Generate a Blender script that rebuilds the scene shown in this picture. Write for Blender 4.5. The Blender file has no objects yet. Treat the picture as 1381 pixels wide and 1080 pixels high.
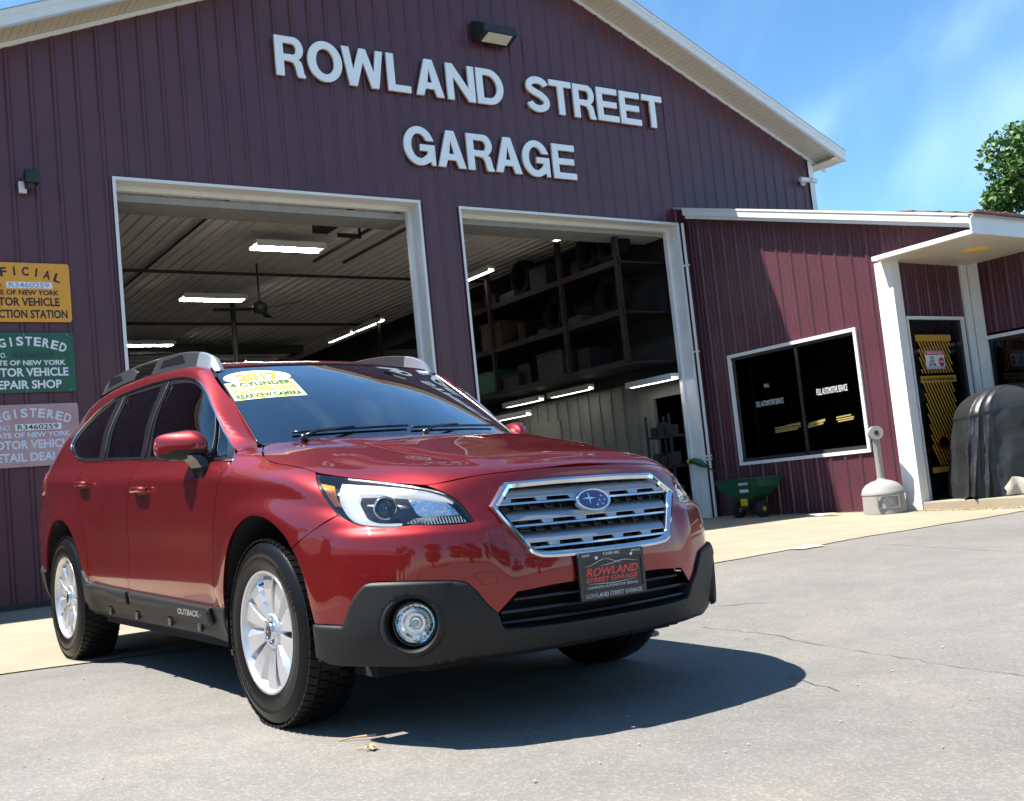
import bpy, bmesh, math, random
import numpy as np
from mathutils import Vector, Matrix, noise
from mathutils.bvhtree import BVHTree
from mathutils.geometry import delaunay_2d_cdt
random.seed(7); RNG = np.random.default_rng(7)
SC = bpy.context.scene; COL = SC.collection
# ---------------------------------------------------------------- camera
cam = bpy.data.cameras.new('camera'); camo = bpy.data.objects.new('camera', cam); COL.objects.link(camo); SC.camera = camo
cam.sensor_width = 36; cam.lens = 1450.965 / 1381 * 36; cam.clip_start = .05; cam.clip_end = 2000
CW = Vector((4.093112, -2.38769, .814316))
_F = (-.823052, .561553, .085108); _R = (.553634, .826676, -.100484); _U = (.126784, .035585, .991292)
camo.matrix_world = Matrix([[_R[i], _U[i], -_F[i], CW[i]] for i in range(3)] + [[0, 0, 0, 1]])
SC.render.resolution_x = 1024; SC.render.resolution_y = 801
# ---------------------------------------------------------------- light
SUNV = Vector((-.21, -.476, 1.0)).normalized()
sl = bpy.data.lights.new('sun', 'SUN'); sl.energy = 5.0; sl.angle = math.radians(.5); sl.color = (1, .955, .88)
so = bpy.data.objects.new('sun', sl); COL.objects.link(so); so.rotation_euler = SUNV.to_track_quat('Z', 'Y').to_euler(); so.location = (0, 0, 30)
W = bpy.data.worlds.new('World'); SC.world = W; W.use_nodes = True
wn = W.node_tree; bg = wn.nodes['Background']; sky = wn.nodes.new('ShaderNodeTexSky'); sky.sky_type = 'NISHITA'; sky.sun_disc = False
sky.sun_elevation = math.asin(SUNV.z); sky.sun_rotation = math.atan2(SUNV.x, SUNV.y); sky.altitude = 50; sky.air_density = 1.0; sky.dust_density = .15; sky.ozone_density = 2.6
# thin cirrus streaks mixed into the sky colour (part of the sky itself)
tc = wn.nodes.new('ShaderNodeTexCoord'); mp = wn.nodes.new('ShaderNodeMapping'); mp.inputs['Rotation'].default_value = (.3, .5, .9); mp.inputs['Scale'].default_value = (2.0, 9.0, 4.0)
nz = wn.nodes.new('ShaderNodeTexNoise'); nz.inputs['Scale'].default_value = 1.5; nz.inputs['Detail'].default_value = 4; nz.inputs['Roughness'].default_value = .45
cr = wn.nodes.new('ShaderNodeValToRGB'); cr.color_ramp.elements[0].position = .52; cr.color_ramp.elements[0].color = (0, 0, 0, 1); cr.color_ramp.elements[1].position = .80; cr.color_ramp.elements[1].color = (.08, .08, .08, 1)
mx = wn.nodes.new('ShaderNodeMixRGB'); mx.inputs[2].default_value = (8.5, 11.0, 12.5, 1)
wn.links.new(tc.outputs['Generated'], mp.inputs[0]); wn.links.new(mp.outputs[0], nz.inputs[0]); wn.links.new(nz.outputs[0], cr.inputs[0])
tint = wn.nodes.new('ShaderNodeVectorMath'); tint.operation = 'MULTIPLY'; tint.inputs[1].default_value = (.74, 1.05, 1.17); wn.links.new(sky.outputs[0], tint.inputs[0])
wn.links.new(cr.outputs[0], mx.inputs[0]); wn.links.new(tint.outputs[0], mx.inputs[1]); wn.links.new(mx.outputs[0], bg.inputs[0])
def streak(prev, nrm, width, gain):
    d = wn.nodes.new('ShaderNodeVectorMath'); d.operation = 'DOT_PRODUCT'; d.inputs[1].default_value = nrm; wn.links.new(tc.outputs['Generated'], d.inputs[0])
    q = wn.nodes.new('ShaderNodeMath'); q.operation = 'MULTIPLY'; wn.links.new(d.outputs['Value'], q.inputs[0]); wn.links.new(d.outputs['Value'], q.inputs[1])
    k = wn.nodes.new('ShaderNodeMath'); k.operation = 'MULTIPLY'; k.inputs[1].default_value = -1 / width ** 2; wn.links.new(q.outputs[0], k.inputs[0])
    e = wn.nodes.new('ShaderNodeMath'); e.operation = 'EXPONENT'; wn.links.new(k.outputs[0], e.inputs[0])
    r = wn.nodes.new('ShaderNodeMapRange'); r.inputs[1].default_value = .35; r.inputs[2].default_value = .65; r.inputs[3].default_value = gain * .08; r.inputs[4].default_value = gain; wn.links.new(nz.outputs[0], r.inputs[0])
    f = wn.nodes.new('ShaderNodeMath'); f.operation = 'MULTIPLY'; wn.links.new(e.outputs[0], f.inputs[0]); wn.links.new(r.outputs[0], f.inputs[1])
    m = wn.nodes.new('ShaderNodeMixRGB'); m.inputs[2].default_value = (8.5, 11.0, 12.5, 1); wn.links.new(f.outputs[0], m.inputs[0]); wn.links.new(prev, m.inputs[1]); return m.outputs[0]
_c = streak(mx.outputs[0], (-.218, -.491, .843), .022, .34); _c = streak(_c, (-.213, -.408, .888), .040, .24); wn.links.new(_c, bg.inputs[0])
bg.inputs[1].default_value = .079
SC.view_settings.view_transform = 'Standard'; SC.view_settings.look = 'None'; SC.view_settings.gamma = 1; SC.view_settings.use_curve_mapping = False
SC.view_settings.exposure = 1.35
# ---------------------------------------------------------------- helpers
def mat(name, col, rough=.5, metal=0, var=.0, vscale=6, bump=0, bscale=60, coat=0, spec=None, emit=None, alpha=None, detail=5, col2=None):
    m = bpy.data.materials.new(name); m.use_nodes = True; nt = m.node_tree; b = nt.nodes['Principled BSDF']
    b.inputs['Base Color'].default_value = (*col, 1); b.inputs['Roughness'].default_value = rough; b.inputs['Metallic'].default_value = metal
    if spec is not None: b.inputs['Specular IOR Level'].default_value = spec
    if coat: b.inputs['Coat Weight'].default_value = coat; b.inputs['Coat Roughness'].default_value = .02
    if emit: b.inputs['Emission Color'].default_value = (*emit[:3], 1); b.inputs['Emission Strength'].default_value = emit[3]
    t = nt.nodes.new('ShaderNodeTexCoord')
    if var or col2:
        n = nt.nodes.new('ShaderNodeTexNoise'); n.inputs['Scale'].default_value = vscale; n.inputs['Detail'].default_value = detail; n.inputs['Roughness'].default_value = .6
        r = nt.nodes.new('ShaderNodeMapRange'); r.inputs[1].default_value = .3; r.inputs[2].default_value = .7
        mm = nt.nodes.new('ShaderNodeMixRGB'); mm.inputs[1].default_value = (*[c * (1 - var) for c in col], 1)
        mm.inputs[2].default_value = (*(col2 or [min(1, c * (1 + var)) for c in col]), 1)
        nt.links.new(t.outputs['Object'], n.inputs[0]); nt.links.new(n.outputs[0], r.inputs[0]); nt.links.new(r.outputs[0], mm.inputs[0]); nt.links.new(mm.outputs[0], b.inputs['Base Color'])
    if bump:
        n = nt.nodes.new('ShaderNodeTexNoise'); n.inputs['Scale'].default_value = bscale; n.inputs['Detail'].default_value = 4
        u = nt.nodes.new('ShaderNodeBump'); u.inputs['Strength'].default_value = bump; u.inputs['Distance'].default_value = .01
        nt.links.new(t.outputs['Object'], n.inputs[0]); nt.links.new(n.outputs[0], u.inputs['Height']); nt.links.new(u.outputs[0], b.inputs['Normal'])
    return m
class MB:
    """collects verts and faces, then links them as one mesh object"""
    def __init__(s): s.v = []; s.f = []; s.m = []
    def add(s, vs, fs, mi=0):
        o = len(s.v); s.v += [tuple(v) for v in vs]; s.f += [tuple(i + o for i in f) for f in fs]; s.m += [mi] * len(fs); return s
    def box(s, lo, hi, mi=0):
        x0, y0, z0 = lo; x1, y1, z1 = hi
        return s.add([(x0,y0,z0),(x1,y0,z0),(x1,y1,z0),(x0,y1,z0),(x0,y0,z1),(x1,y0,z1),(x1,y1,z1),(x0,y1,z1)],
                     [(0,3,2,1),(4,5,6,7),(0,1,5,4),(1,2,6,5),(2,3,7,6),(3,0,4,7)], mi)
    def rbox(s, lo, hi, r, mi=0):
        """box with chamfered edges"""
        bm = bmesh.new(); c = [(a + b) / 2 for a, b in zip(lo, hi)]; d = [abs(b - a) for a, b in zip(lo, hi)]
        bmesh.ops.create_cube(bm, size=1, matrix=Matrix.Translation(c) @ Matrix.Diagonal((*d, 1)))
        bmesh.ops.bevel(bm, geom=list(bm.edges), offset=min(r, min(d) * .45), segments=2, affect='EDGES', profile=.6)
        bm.verts.index_update(); s.add([v.co for v in bm.verts], [[v.index for v in f.verts] for f in bm.faces], mi); bm.free(); return s
    def hexa(s, p, mi=0):   # 8 points: bottom 4, top 4
        return s.add(p, [(0,3,2,1),(4,5,6,7),(0,1,5,4),(1,2,6,5),(2,3,7,6),(3,0,4,7)], mi)
    def tube(s, pts, r, seg=10, mi=0, cap=True):
        pts = [Vector(p) for p in pts]; rr = r if isinstance(r, (list, tuple)) else [r] * len(pts)
        vs = []; t0 = None; nrm = None
        for i, p in enumerate(pts):
            t = (pts[min(i+1, len(pts)-1)] - pts[max(i-1, 0)]).normalized()
            if nrm is None: nrm = t.orthogonal().normalized()
            else: nrm = (nrm - t * nrm.dot(t)).normalized()
            bn = t.cross(nrm)
            for k in range(seg):
                a = 2 * math.pi * k / seg; vs.append(p + (nrm * math.cos(a) + bn * math.sin(a)) * rr[i])
        fs = []
        for i in range(len(pts) - 1):
            for k in range(seg): fs.append((i*seg+k, i*seg+(k+1)%seg, (i+1)*seg+(k+1)%seg, (i+1)*seg+k))
        if cap: fs += [tuple(reversed(range(seg))), tuple(range((len(pts)-1)*seg, len(pts)*seg))]
        return s.add(vs, fs, mi)
    def lathe(s, prof, seg=32, M=None, mi=0, close=False):
        M = M or Matrix(); vs = []
        for r, z in prof:
            for k in range(seg):
                a = 2 * math.pi * k / seg; vs.append(M @ Vector((r * math.cos(a), r * math.sin(a), z)))
        fs = []; n = len(prof)
        for i in range(n - 1 + (1 if close else 0)):
            j = (i + 1) % n
            for k in range(seg): fs.append((i*seg+k, i*seg+(k+1)%seg, j*seg+(k+1)%seg, j*seg+k))
        return s.add(vs, fs, mi)
    def build(s, name, mats, parent=None, smooth=False, kind=None, angle=None):
        me = bpy.data.meshes.new(name); me.from_pydata(s.v, [], s.f)
        for m in (mats if isinstance(mats, (list, tuple)) else [mats]): me.materials.append(m)
        if any(s.m): me.polygons.foreach_set('material_index', s.m)
        if smooth or angle:
            me.polygons.foreach_set('use_smooth', [True] * len(me.polygons))
            if angle: me.set_sharp_from_angle(angle=math.radians(angle))
        me.update(); return link(name, me, parent, kind)
def link(name, me, parent=None, kind=None):
    o = bpy.data.objects.new(name, me); COL.objects.link(o)
    if parent: o.parent = parent
    if kind: o['kind'] = kind
    return o
def thing(name, label, cat, loc=(0, 0, 0), rot=None, group=None):
    o = bpy.data.objects.new(name, None); COL.objects.link(o); o.location = loc; o.empty_display_size = .2
    if rot: o.rotation_euler = rot
    return tag(o, label, cat, group)
def tag(o, label, cat, group=None):
    o['label'] = label; o['category'] = cat
    if group: o['group'] = group
    return o
def recalc(o):
    bm = bmesh.new(); bm.from_mesh(o.data); bmesh.ops.recalc_face_normals(bm, faces=bm.faces); bm.to_mesh(o.data); bm.free(); return o
def text_mesh(txt, size, extrude=.001, bold=0, align='CENTER', width=None, shear=0, spacing=1.0):
    """a line of lettering as mesh data in its local XY plane; width stretches it"""
    cu = bpy.data.curves.new('lettering', 'FONT'); cu.body = txt; cu.size = size; cu.extrude = extrude; cu.offset = bold * size; cu.align_x = align; cu.align_y = 'CENTER'
    cu.resolution_u = 3; cu.shear = shear; cu.space_character = spacing
    o = bpy.data.objects.new('lettering', cu); COL.objects.link(o); dg = bpy.context.evaluated_depsgraph_get()
    me = bpy.data.meshes.new_from_object(o.evaluated_get(dg)); bpy.data.objects.remove(o); bpy.data.curves.remove(cu)
    if len(me.vertices):
        co = np.empty(len(me.vertices) * 3); me.vertices.foreach_get('co', co); co = co.reshape(-1, 3)
        h = np.ptp(co[:, 1]); co[:, 1] -= (co[:, 1].max() + co[:, 1].min()) / 2; co[:, 1] *= size / h
        if width and align == 'CENTER': co[:, 0] -= (co[:, 0].max() + co[:, 0].min()) / 2
        if width: co[:, 0] *= width / np.ptp(co[:, 0])
        me.vertices.foreach_set('co', co.ravel()); me.update()
    return me
def join_texts(name, items, mats, parent, kind=None):
    """items: (mesh, matrix, material index)"""
    b = MB()
    for me, M, mi in items:
        b.add([M @ v.co for v in me.vertices], [tuple(p.vertices) for p in me.polygons], mi)
    return b.build(name, mats, parent, kind=kind)
def frame(origin, ax, ay):
    ax = Vector(ax).normalized(); ay = Vector(ay).normalized(); az = ax.cross(ay).normalized(); ay = az.cross(ax)
    return Matrix([[ax[i], ay[i], az[i], origin[i]] for i in range(3)] + [[0, 0, 0, 1]])
def poly_mesh(loops, depth, bevel=0):
    """filled flat outline with holes, extruded +-depth, through a 2D curve"""
    cu = bpy.data.curves.new('outline', 'CURVE'); cu.dimensions = '2D'; cu.fill_mode = 'BOTH'; cu.extrude = depth; cu.bevel_depth = bevel; cu.bevel_resolution = 1
    for lp in loops:
        sp = cu.splines.new('POLY'); sp.points.add(len(lp) - 1); sp.use_cyclic_u = True
        for i, (x, y) in enumerate(lp): sp.points[i].co = (x, y, 0, 1)
    o = bpy.data.objects.new('outline', cu); COL.objects.link(o); dg = bpy.context.evaluated_depsgraph_get()
    me = bpy.data.meshes.new_from_object(o.evaluated_get(dg)); bpy.data.objects.remove(o); bpy.data.curves.remove(cu); return me
def sst(a, b, x):
    t = np.clip((x - a) / (b - a), 0, 1); return t * t * (3 - 2 * t)
# ---------------------------------------------------------------- materials
def asphalt_mat():
    m = mat('asphalt', (.30, .295, .29), .88); nt = m.node_tree; b = nt.nodes['Principled BSDF']; t = nt.nodes.new('ShaderNodeTexCoord')
    def noise(sc, det=3, ro=.6):
        n = nt.nodes.new('ShaderNodeTexNoise'); n.inputs['Scale'].default_value = sc; n.inputs['Detail'].default_value = det; n.inputs['Roughness'].default_value = ro; nt.links.new(t.outputs['Object'], n.inputs[0]); return n
    def mul(a, lo, hi, f0=.3, f1=.7):
        r = nt.nodes.new('ShaderNodeMapRange'); r.inputs[1].default_value = f0; r.inputs[2].default_value = f1; r.inputs[3].default_value = lo; r.inputs[4].default_value = hi; nt.links.new(a, r.inputs[0]); return r.outputs[0]
    v = nt.nodes.new('ShaderNodeTexVoronoi'); v.inputs['Scale'].default_value = 120; nt.links.new(t.outputs['Object'], v.inputs[0])
    sep = nt.nodes.new('ShaderNodeSeparateColor'); nt.links.new(v.outputs['Color'], sep.inputs[0])
    fs = [mul(noise(.35, 5).outputs[0], .82, 1.14), mul(noise(2.2, 6, .7).outputs[0], .92, 1.07), mul(noise(60, 2).outputs[0], .93, 1.07), mul(noise(9, 5, .7).outputs[0], .94, 1.06), mul(sep.outputs[0], .93, 1.27, .62, 1.0)]
    cur = fs[0]
    for f_ in fs[1:]:
        k = nt.nodes.new('ShaderNodeMath'); k.operation = 'MULTIPLY'; nt.links.new(cur, k.inputs[0]); nt.links.new(f_, k.inputs[1]); cur = k.outputs[0]
    tanm = nt.nodes.new('ShaderNodeMixRGB'); tanm.inputs[1].default_value = (.166, .157, .144, 1); tanm.inputs[2].default_value = (.184, .164, .136, 1); nt.links.new(mul(noise(.7, 6, .65).outputs[0], 0, 1, .48, .75), tanm.inputs[0])
    mm = nt.nodes.new('ShaderNodeVectorMath'); mm.operation = 'SCALE'; nt.links.new(tanm.outputs[0], mm.inputs[0]); nt.links.new(cur, mm.inputs['Scale']); nt.links.new(mm.outputs[0], b.inputs['Base Color'])
    u = nt.nodes.new('ShaderNodeBump'); u.inputs['Strength'].default_value = .3; u.inputs['Distance'].default_value = .004; nt.links.new(v.outputs['Distance'], u.inputs['Height']); nt.links.new(u.outputs[0], b.inputs['Normal'])
    return m
M_ = dict(shade=mat('old rubber', (.005, .005, .005), .9, spec=.15),insidewall=mat('inside wall', (.13, .13, .115), .6, var=.1),  # rack tyre rubber blackened: the bay's shade is put into its colour
    asphalt=asphalt_mat(), concrete=mat('concrete', (.275, .238, .168), .9, var=.13, vscale=1.8, bump=.25, bscale=90),
    crack=mat('crack filler', (.095, .092, .088), .9), siding=mat('maroon siding', (.088, .029, .041), .36, var=.13, vscale=1.6, bump=.05, bscale=8),
    white=mat('white painted metal', (.72, .72, .70), .4, var=.04, vscale=3), soffit=mat('beige soffit', (.60, .53, .42), .5, var=.05),
    letter=mat('letter face', (.84, .86, .87), .45, var=.04, vscale=5), letterside=mat('letter edge', (.66, .61, .52), .6, var=.15, vscale=9),
    black=mat('black', (.01, .01, .011), .5), blackgloss=mat('black gloss', (.008, .008, .01), .12), greyceil=mat('ribbed ceiling', (.80, .76, .69), .5, var=.08, vscale=1.5),
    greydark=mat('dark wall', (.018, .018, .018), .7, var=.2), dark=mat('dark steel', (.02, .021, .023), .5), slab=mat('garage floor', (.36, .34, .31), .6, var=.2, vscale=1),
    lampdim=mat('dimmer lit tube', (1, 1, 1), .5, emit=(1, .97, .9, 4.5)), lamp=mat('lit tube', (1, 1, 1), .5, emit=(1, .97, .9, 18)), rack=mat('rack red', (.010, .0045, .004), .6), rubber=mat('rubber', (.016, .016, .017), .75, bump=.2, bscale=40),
    wood=mat('wood', (.06, .035, .02), .7, var=.2, vscale=9), green=mat('green plastic', (.01, .09, .045), .4, var=.06), yellow=mat('yellow plastic', (.55, .40, .02), .45),
    grey=mat('grey plastic', (.27, .262, .245), .65, var=.06, bump=.1, bscale=30), steel=mat('steel', (.5, .5, .5), .3, 1), tarp=mat('grey tarp', (.020, .0205, .022), .42, var=.12, vscale=5, bump=.35, bscale=16),
    orange=mat('sign orange', (.75, .33, .03), .45, var=.05), sgreen=mat('sign green', (.02, .10, .06), .45, var=.12), faded=mat('faded red sign', (.42, .22, .25), .6, var=.1, col2=(.50, .36, .36), vscale=2.2),
    ink=mat('black lettering', (.015, .015, .02), .5), paper=mat('white lettering', (.75, .76, .78), .5), bluetxt=mat('blue number', (.25, .33, .55), .5), fadedtxt=mat('pale lettering', (.62, .66, .78), .5), greentxt=mat('dark number', (.02, .05, .04), .5),
    glass=None, bark=mat('bark', (.09, .07, .05), .9, var=.2, vscale=8, bump=.5, bscale=20), roofing=mat('roof shingle', (.28, .15, .11), .9, var=.25, vscale=12),
    roofmetal=mat('roof metal', (.35, .35, .36), .5), amberlight=mat('porch light', (.9, .55, .12), .5), brickish=mat('brown facade', (.10, .06, .045), .8, var=.1))
def leaf_mat(name, a, b_):
    m = mat(name, a, .55, var=.0, col2=b_, vscale=1.7); b = m.node_tree.nodes['Principled BSDF']; b.inputs['Subsurface Weight'].default_value = 0; b.inputs['Transmission Weight'].default_value = 0; return m
M_['leaf'] = leaf_mat('leaves', (.055, .12, .022), (.11, .19, .035)); M_['leafdark'] = leaf_mat('dark leaves', (.03, .07, .018), (.05, .10, .02)); M_['leafmid'] = leaf_mat('tree leaves', (.04, .10, .018), (.09, .17, .03)); M_['dry'] = mat('dry leaf', (.36, .2, .09), .8, col2=(.5, .36, .2), vscale=20)
def glass_mat(name, tint, refl=1.0, rough=.0, gain=1.7):
    """thin tinted pane: fresnel mirror over a tinted see-through layer"""
    m = bpy.data.materials.new(name); m.use_nodes = True; nt = m.node_tree; nt.nodes.clear(); o = nt.nodes.new('ShaderNodeOutputMaterial')
    t = nt.nodes.new('ShaderNodeBsdfTransparent'); t.inputs[0].default_value = (*tint, 1); g = nt.nodes.new('ShaderNodeBsdfGlossy'); g.inputs[0].default_value = (refl, refl, refl, 1); g.inputs['Roughness'].default_value = rough
    fr = nt.nodes.new('ShaderNodeFresnel'); fr.inputs[0].default_value = 1.52; k = nt.nodes.new('ShaderNodeMath'); k.operation = 'MULTIPLY_ADD'; k.inputs[1].default_value = gain; k.inputs[2].default_value = .01; k.use_clamp = True
    mx = nt.nodes.new('ShaderNodeMixShader'); nt.links.new(fr.outputs[0], k.inputs[0]); nt.links.new(k.outputs[0], mx.inputs[0]); nt.links.new(t.outputs[0], mx.inputs[1]); nt.links.new(g.outputs[0], mx.inputs[2]); nt.links.new(mx.outputs[0], o.inputs[0]); return m
M_['glass'] = glass_mat('tinted window', (.12, .14, .145), 1.0, 0, 1.25); M_['windshield'] = glass_mat('windshield glass', (.42, .5, .50), 1.0, 0, 3.6); M_['privacy'] = glass_mat('privacy glass', (.02, .021, .023), 1.0, 0, 1.25); M_['clear'] = glass_mat('clear lens', (.99, .99, .99), 1.0, 0, 1.2)
# ---------------------------------------------------------------- ground
WX = -7.4605; ZB = .15
def G(x, y):
    x = np.asarray(x, float); y = np.asarray(y, float)
    z = np.where(x > 0, -.032 * np.minimum(x, 7), np.where(x > -2.4, -.0325 * x, .078 + (np.minimum(-x, 7.6) - 2.4) * .0165))
    w = (1 - sst(1.3, 4, np.abs(y))) * (1 - sst(2.5, 6, np.abs(x + 1.2)) * 1.0)
    return z - .023 * y * w
def gz(x, y): return float(G(x, y))
def sheet(name, xs, ys, dz, m, kind='structure'):
    X, Y = np.meshgrid(xs, ys, indexing='ij'); Z = G(X, Y) + dz; nx, ny = X.shape
    b = MB(); b.add(np.stack([X, Y, Z], -1).reshape(-1, 3).tolist(), [(i*ny+j, (i+1)*ny+j, (i+1)*ny+j+1, i*ny+j+1) for i in range(nx-1) for j in range(ny-1)])
    return b.build(name, m, smooth=True, kind=kind)
def gaps(*a): return np.unique(np.concatenate(a))
sheet('asphalt', gaps([-300, -120, -60, -30, -15], np.arange(-8, 12.01, .25), [15, 20, 40, 80, 150, 300]), gaps([-300, -120, -60, -30, -15], np.arange(-10, 18.01, .4), [25, 40, 80, 150, 300]), 0, M_['asphalt'])
def apron():
    ys = np.arange(-9, 13.01, .12); b = MB(); n = 22; vs = []
    for y in ys:
        xe = -2.42 + .015 * math.sin(y * 5.1) + .02 * math.sin(y * 1.7 + 1) + random.uniform(-.012, .012)
        for k in range(n + 1):
            x = -7.40 + (xe + 7.40) * k / n; vs.append((x, y, gz(x, y) + .006))
    b.add(vs, [(j*(n+1)+k, j*(n+1)+k+1, (j+1)*(n+1)+k+1, (j+1)*(n+1)+k) for j in range(len(ys)-1) for k in range(n)])
    return recalc(b.build('concrete_apron', M_['concrete'], smooth=True, kind='structure'))
apron()
def crack(pts, w, seed=0):
    rr = random.Random(seed); P = []
    for (a, b_) in zip(pts[:-1], pts[1:]):
        n = max(2, int(math.dist(a, b_) / .07))
        for i in range(n): t = i / n; P.append((a[0] + (b_[0]-a[0]) * t + rr.uniform(-.018, .018), a[1] + (b_[1]-a[1]) * t + rr.uniform(-.018, .018)))
    b = MB(); vs = []
    for i, p in enumerate(P):
        q = P[min(i+1, len(P)-1)]; o_ = P[max(i-1, 0)]; d = Vector((q[0]-o_[0], q[1]-o_[1])).normalized(); ww = w * rr.uniform(.2, 1.0)
        for s in (-1, 1): x = p[0] - d.y * ww * s; y = p[1] + d.x * ww * s; vs.append((x, y, gz(x, y) + .004))
    b.add(vs, [(2*i, 2*i+1, 2*i+3, 2*i+2) for i in range(len(P)-1)]); return recalc(b.build('pavement_crack', M_['crack'], kind='structure'))
crack([(-.35, 1.75), (.1, 1.78), (.45, 1.68), (.95, 1.62), (1.35, 1.55), (2.2, 1.5), (3.6, 1.3)], .0045, 1)
crack([(-2.3, 5.35), (-1.6, 5.3), (-.9, 5.1), (-.2, 5.0), (1.6, 4.9), (4, 4.5)], .005, 2)
crack([(.95, 1.0), (1.2, .93), (1.35, .9)], .004, 3); crack([(-.6, 2.6), (-.9, 2.3), (-1.0, 2.0)], .006, 4)
# ---------------------------------------------------------------- main garage building
RIB = .2286; YPK = 5.70; ZPK = 8.47; SLOPE = .418
def zroof(y): return ZPK - SLOPE * abs(y - YPK)
def ribbed(b, O, ua, un, a0, a1, z0, z1, ph, lap=.0, minor=True):
    """ribbed sheet steel from a0 to a1 along ua; z0,z1 functions of a"""
    pr = [(a0, 0), (a1, 0)]
    k0 = int(math.floor((a0 - ph) / RIB)) - 1
    for k in range(k0, k0 + int((a1 - a0) / RIB) + 4):
        c = ph + k * RIB
        for da, dn in ((-.030, 0), (-.012, .02), (.012, .02), (.030, 0), (.066, 0), (.072, .004), (.082, .004), (.088, 0), (.142, 0), (.148, .004), (.158, .004), (.164, 0)):
            if a0 < c + da < a1 and (minor or dn > .01 or abs(da) < .05): pr.append((c + da, dn))
    for yb in (YPK,):
        if a0 < yb < a1 and un[0] > .5: pr.append((yb, 0))
    pr = sorted(set(pr)); vs = []
    for a, n in pr:
        for z in (z0(a), z1(a)): vs.append((O[0] + ua[0]*a + un[0]*(n+lap), O[1] + ua[1]*a + un[1]*(n+lap), z))
    b.add(vs, [(2*i, 2*i+2, 2*i+3, 2*i+1) for i in range(len(pr)-1)])
GB = thing('garage_building', 'maroon ribbed steel garage with two open bays and white lettering on the gable', 'building', (WX, 5.7, ZB))
def gpart(b, name, m, **k):
    b.v = [(x - WX, y - 5.7, z - ZB) for x, y, z in b.v]; return b.build(name, m, GB, **k)
D1 = (.655, 4.35, 4.565); D2 = (4.985, 8.765, 4.53)
YL, YR = -4.8, 12.0
ph = .101
c0 = ph - .9144 * 6 + .1143
edges = [c0 + .9144 * k for k in range(30)]
for e in edges:
    a0, a1 = max(e, YL), min(e + .9144, YR)
    if a1 - a0 < .05: continue
    cuts = sorted({a0, a1} | {v for d in (D1, D2) for v in d[:2] if a0 < v < a1}); b = MB()
    for u, v in zip(cuts[:-1], cuts[1:]):
        mid = (u + v) / 2; zb_ = lambda a: ZB - .12
        for d in (D1, D2):
            if d[0] < mid < d[1]: zz = d[2]; zb_ = (lambda a, zz=zz: zz)
        ribbed(b, (WX, 0), (0, 1), (1, 0), u, v, zb_, lambda a: zroof(a), ph, random.uniform(0, .0012), False)
    gpart(b, 'siding_panel', M_['siding'])
# inner wall skin, partition, rear wall, so that daylight only enters where it should
b = MB()
def wallslab(y0, y1, z0, z1): b.box((WX - .16, y0, z0), (WX - .02, y1, z1))
wallslab(YL, D1[0] - .02, ZB - .1, 3.9); wallslab(-2.8, D1[0] - .02, 3.9, 4.62); wallslab(D1[1] + .02, D2[0] - .02, ZB - .1, 4.62); wallslab(D2[1] + .02, YR, ZB - .1, 4.62); wallslab(-2.8, YR, 4.62, 4.9)
gpart(b, 'wall_framing', M_['greydark'])
YI = -2.6
b = MB(); b.box((WX - 19, YI, ZB - .1), (WX - .17, YI + .1, 4.84)); b.box((WX - 19.1, YI, ZB - .1), (WX - 19, YR, 4.84)); b.box((WX - 19, YL + .05, ZB - .1), (WX - .02, YL + .1, 4.0)); b.box((WX - 19, YR - .1, ZB - .1), (WX - .03, YR - .005, 5.8)); gpart(b, 'outer_wall', M_['siding'])
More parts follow.
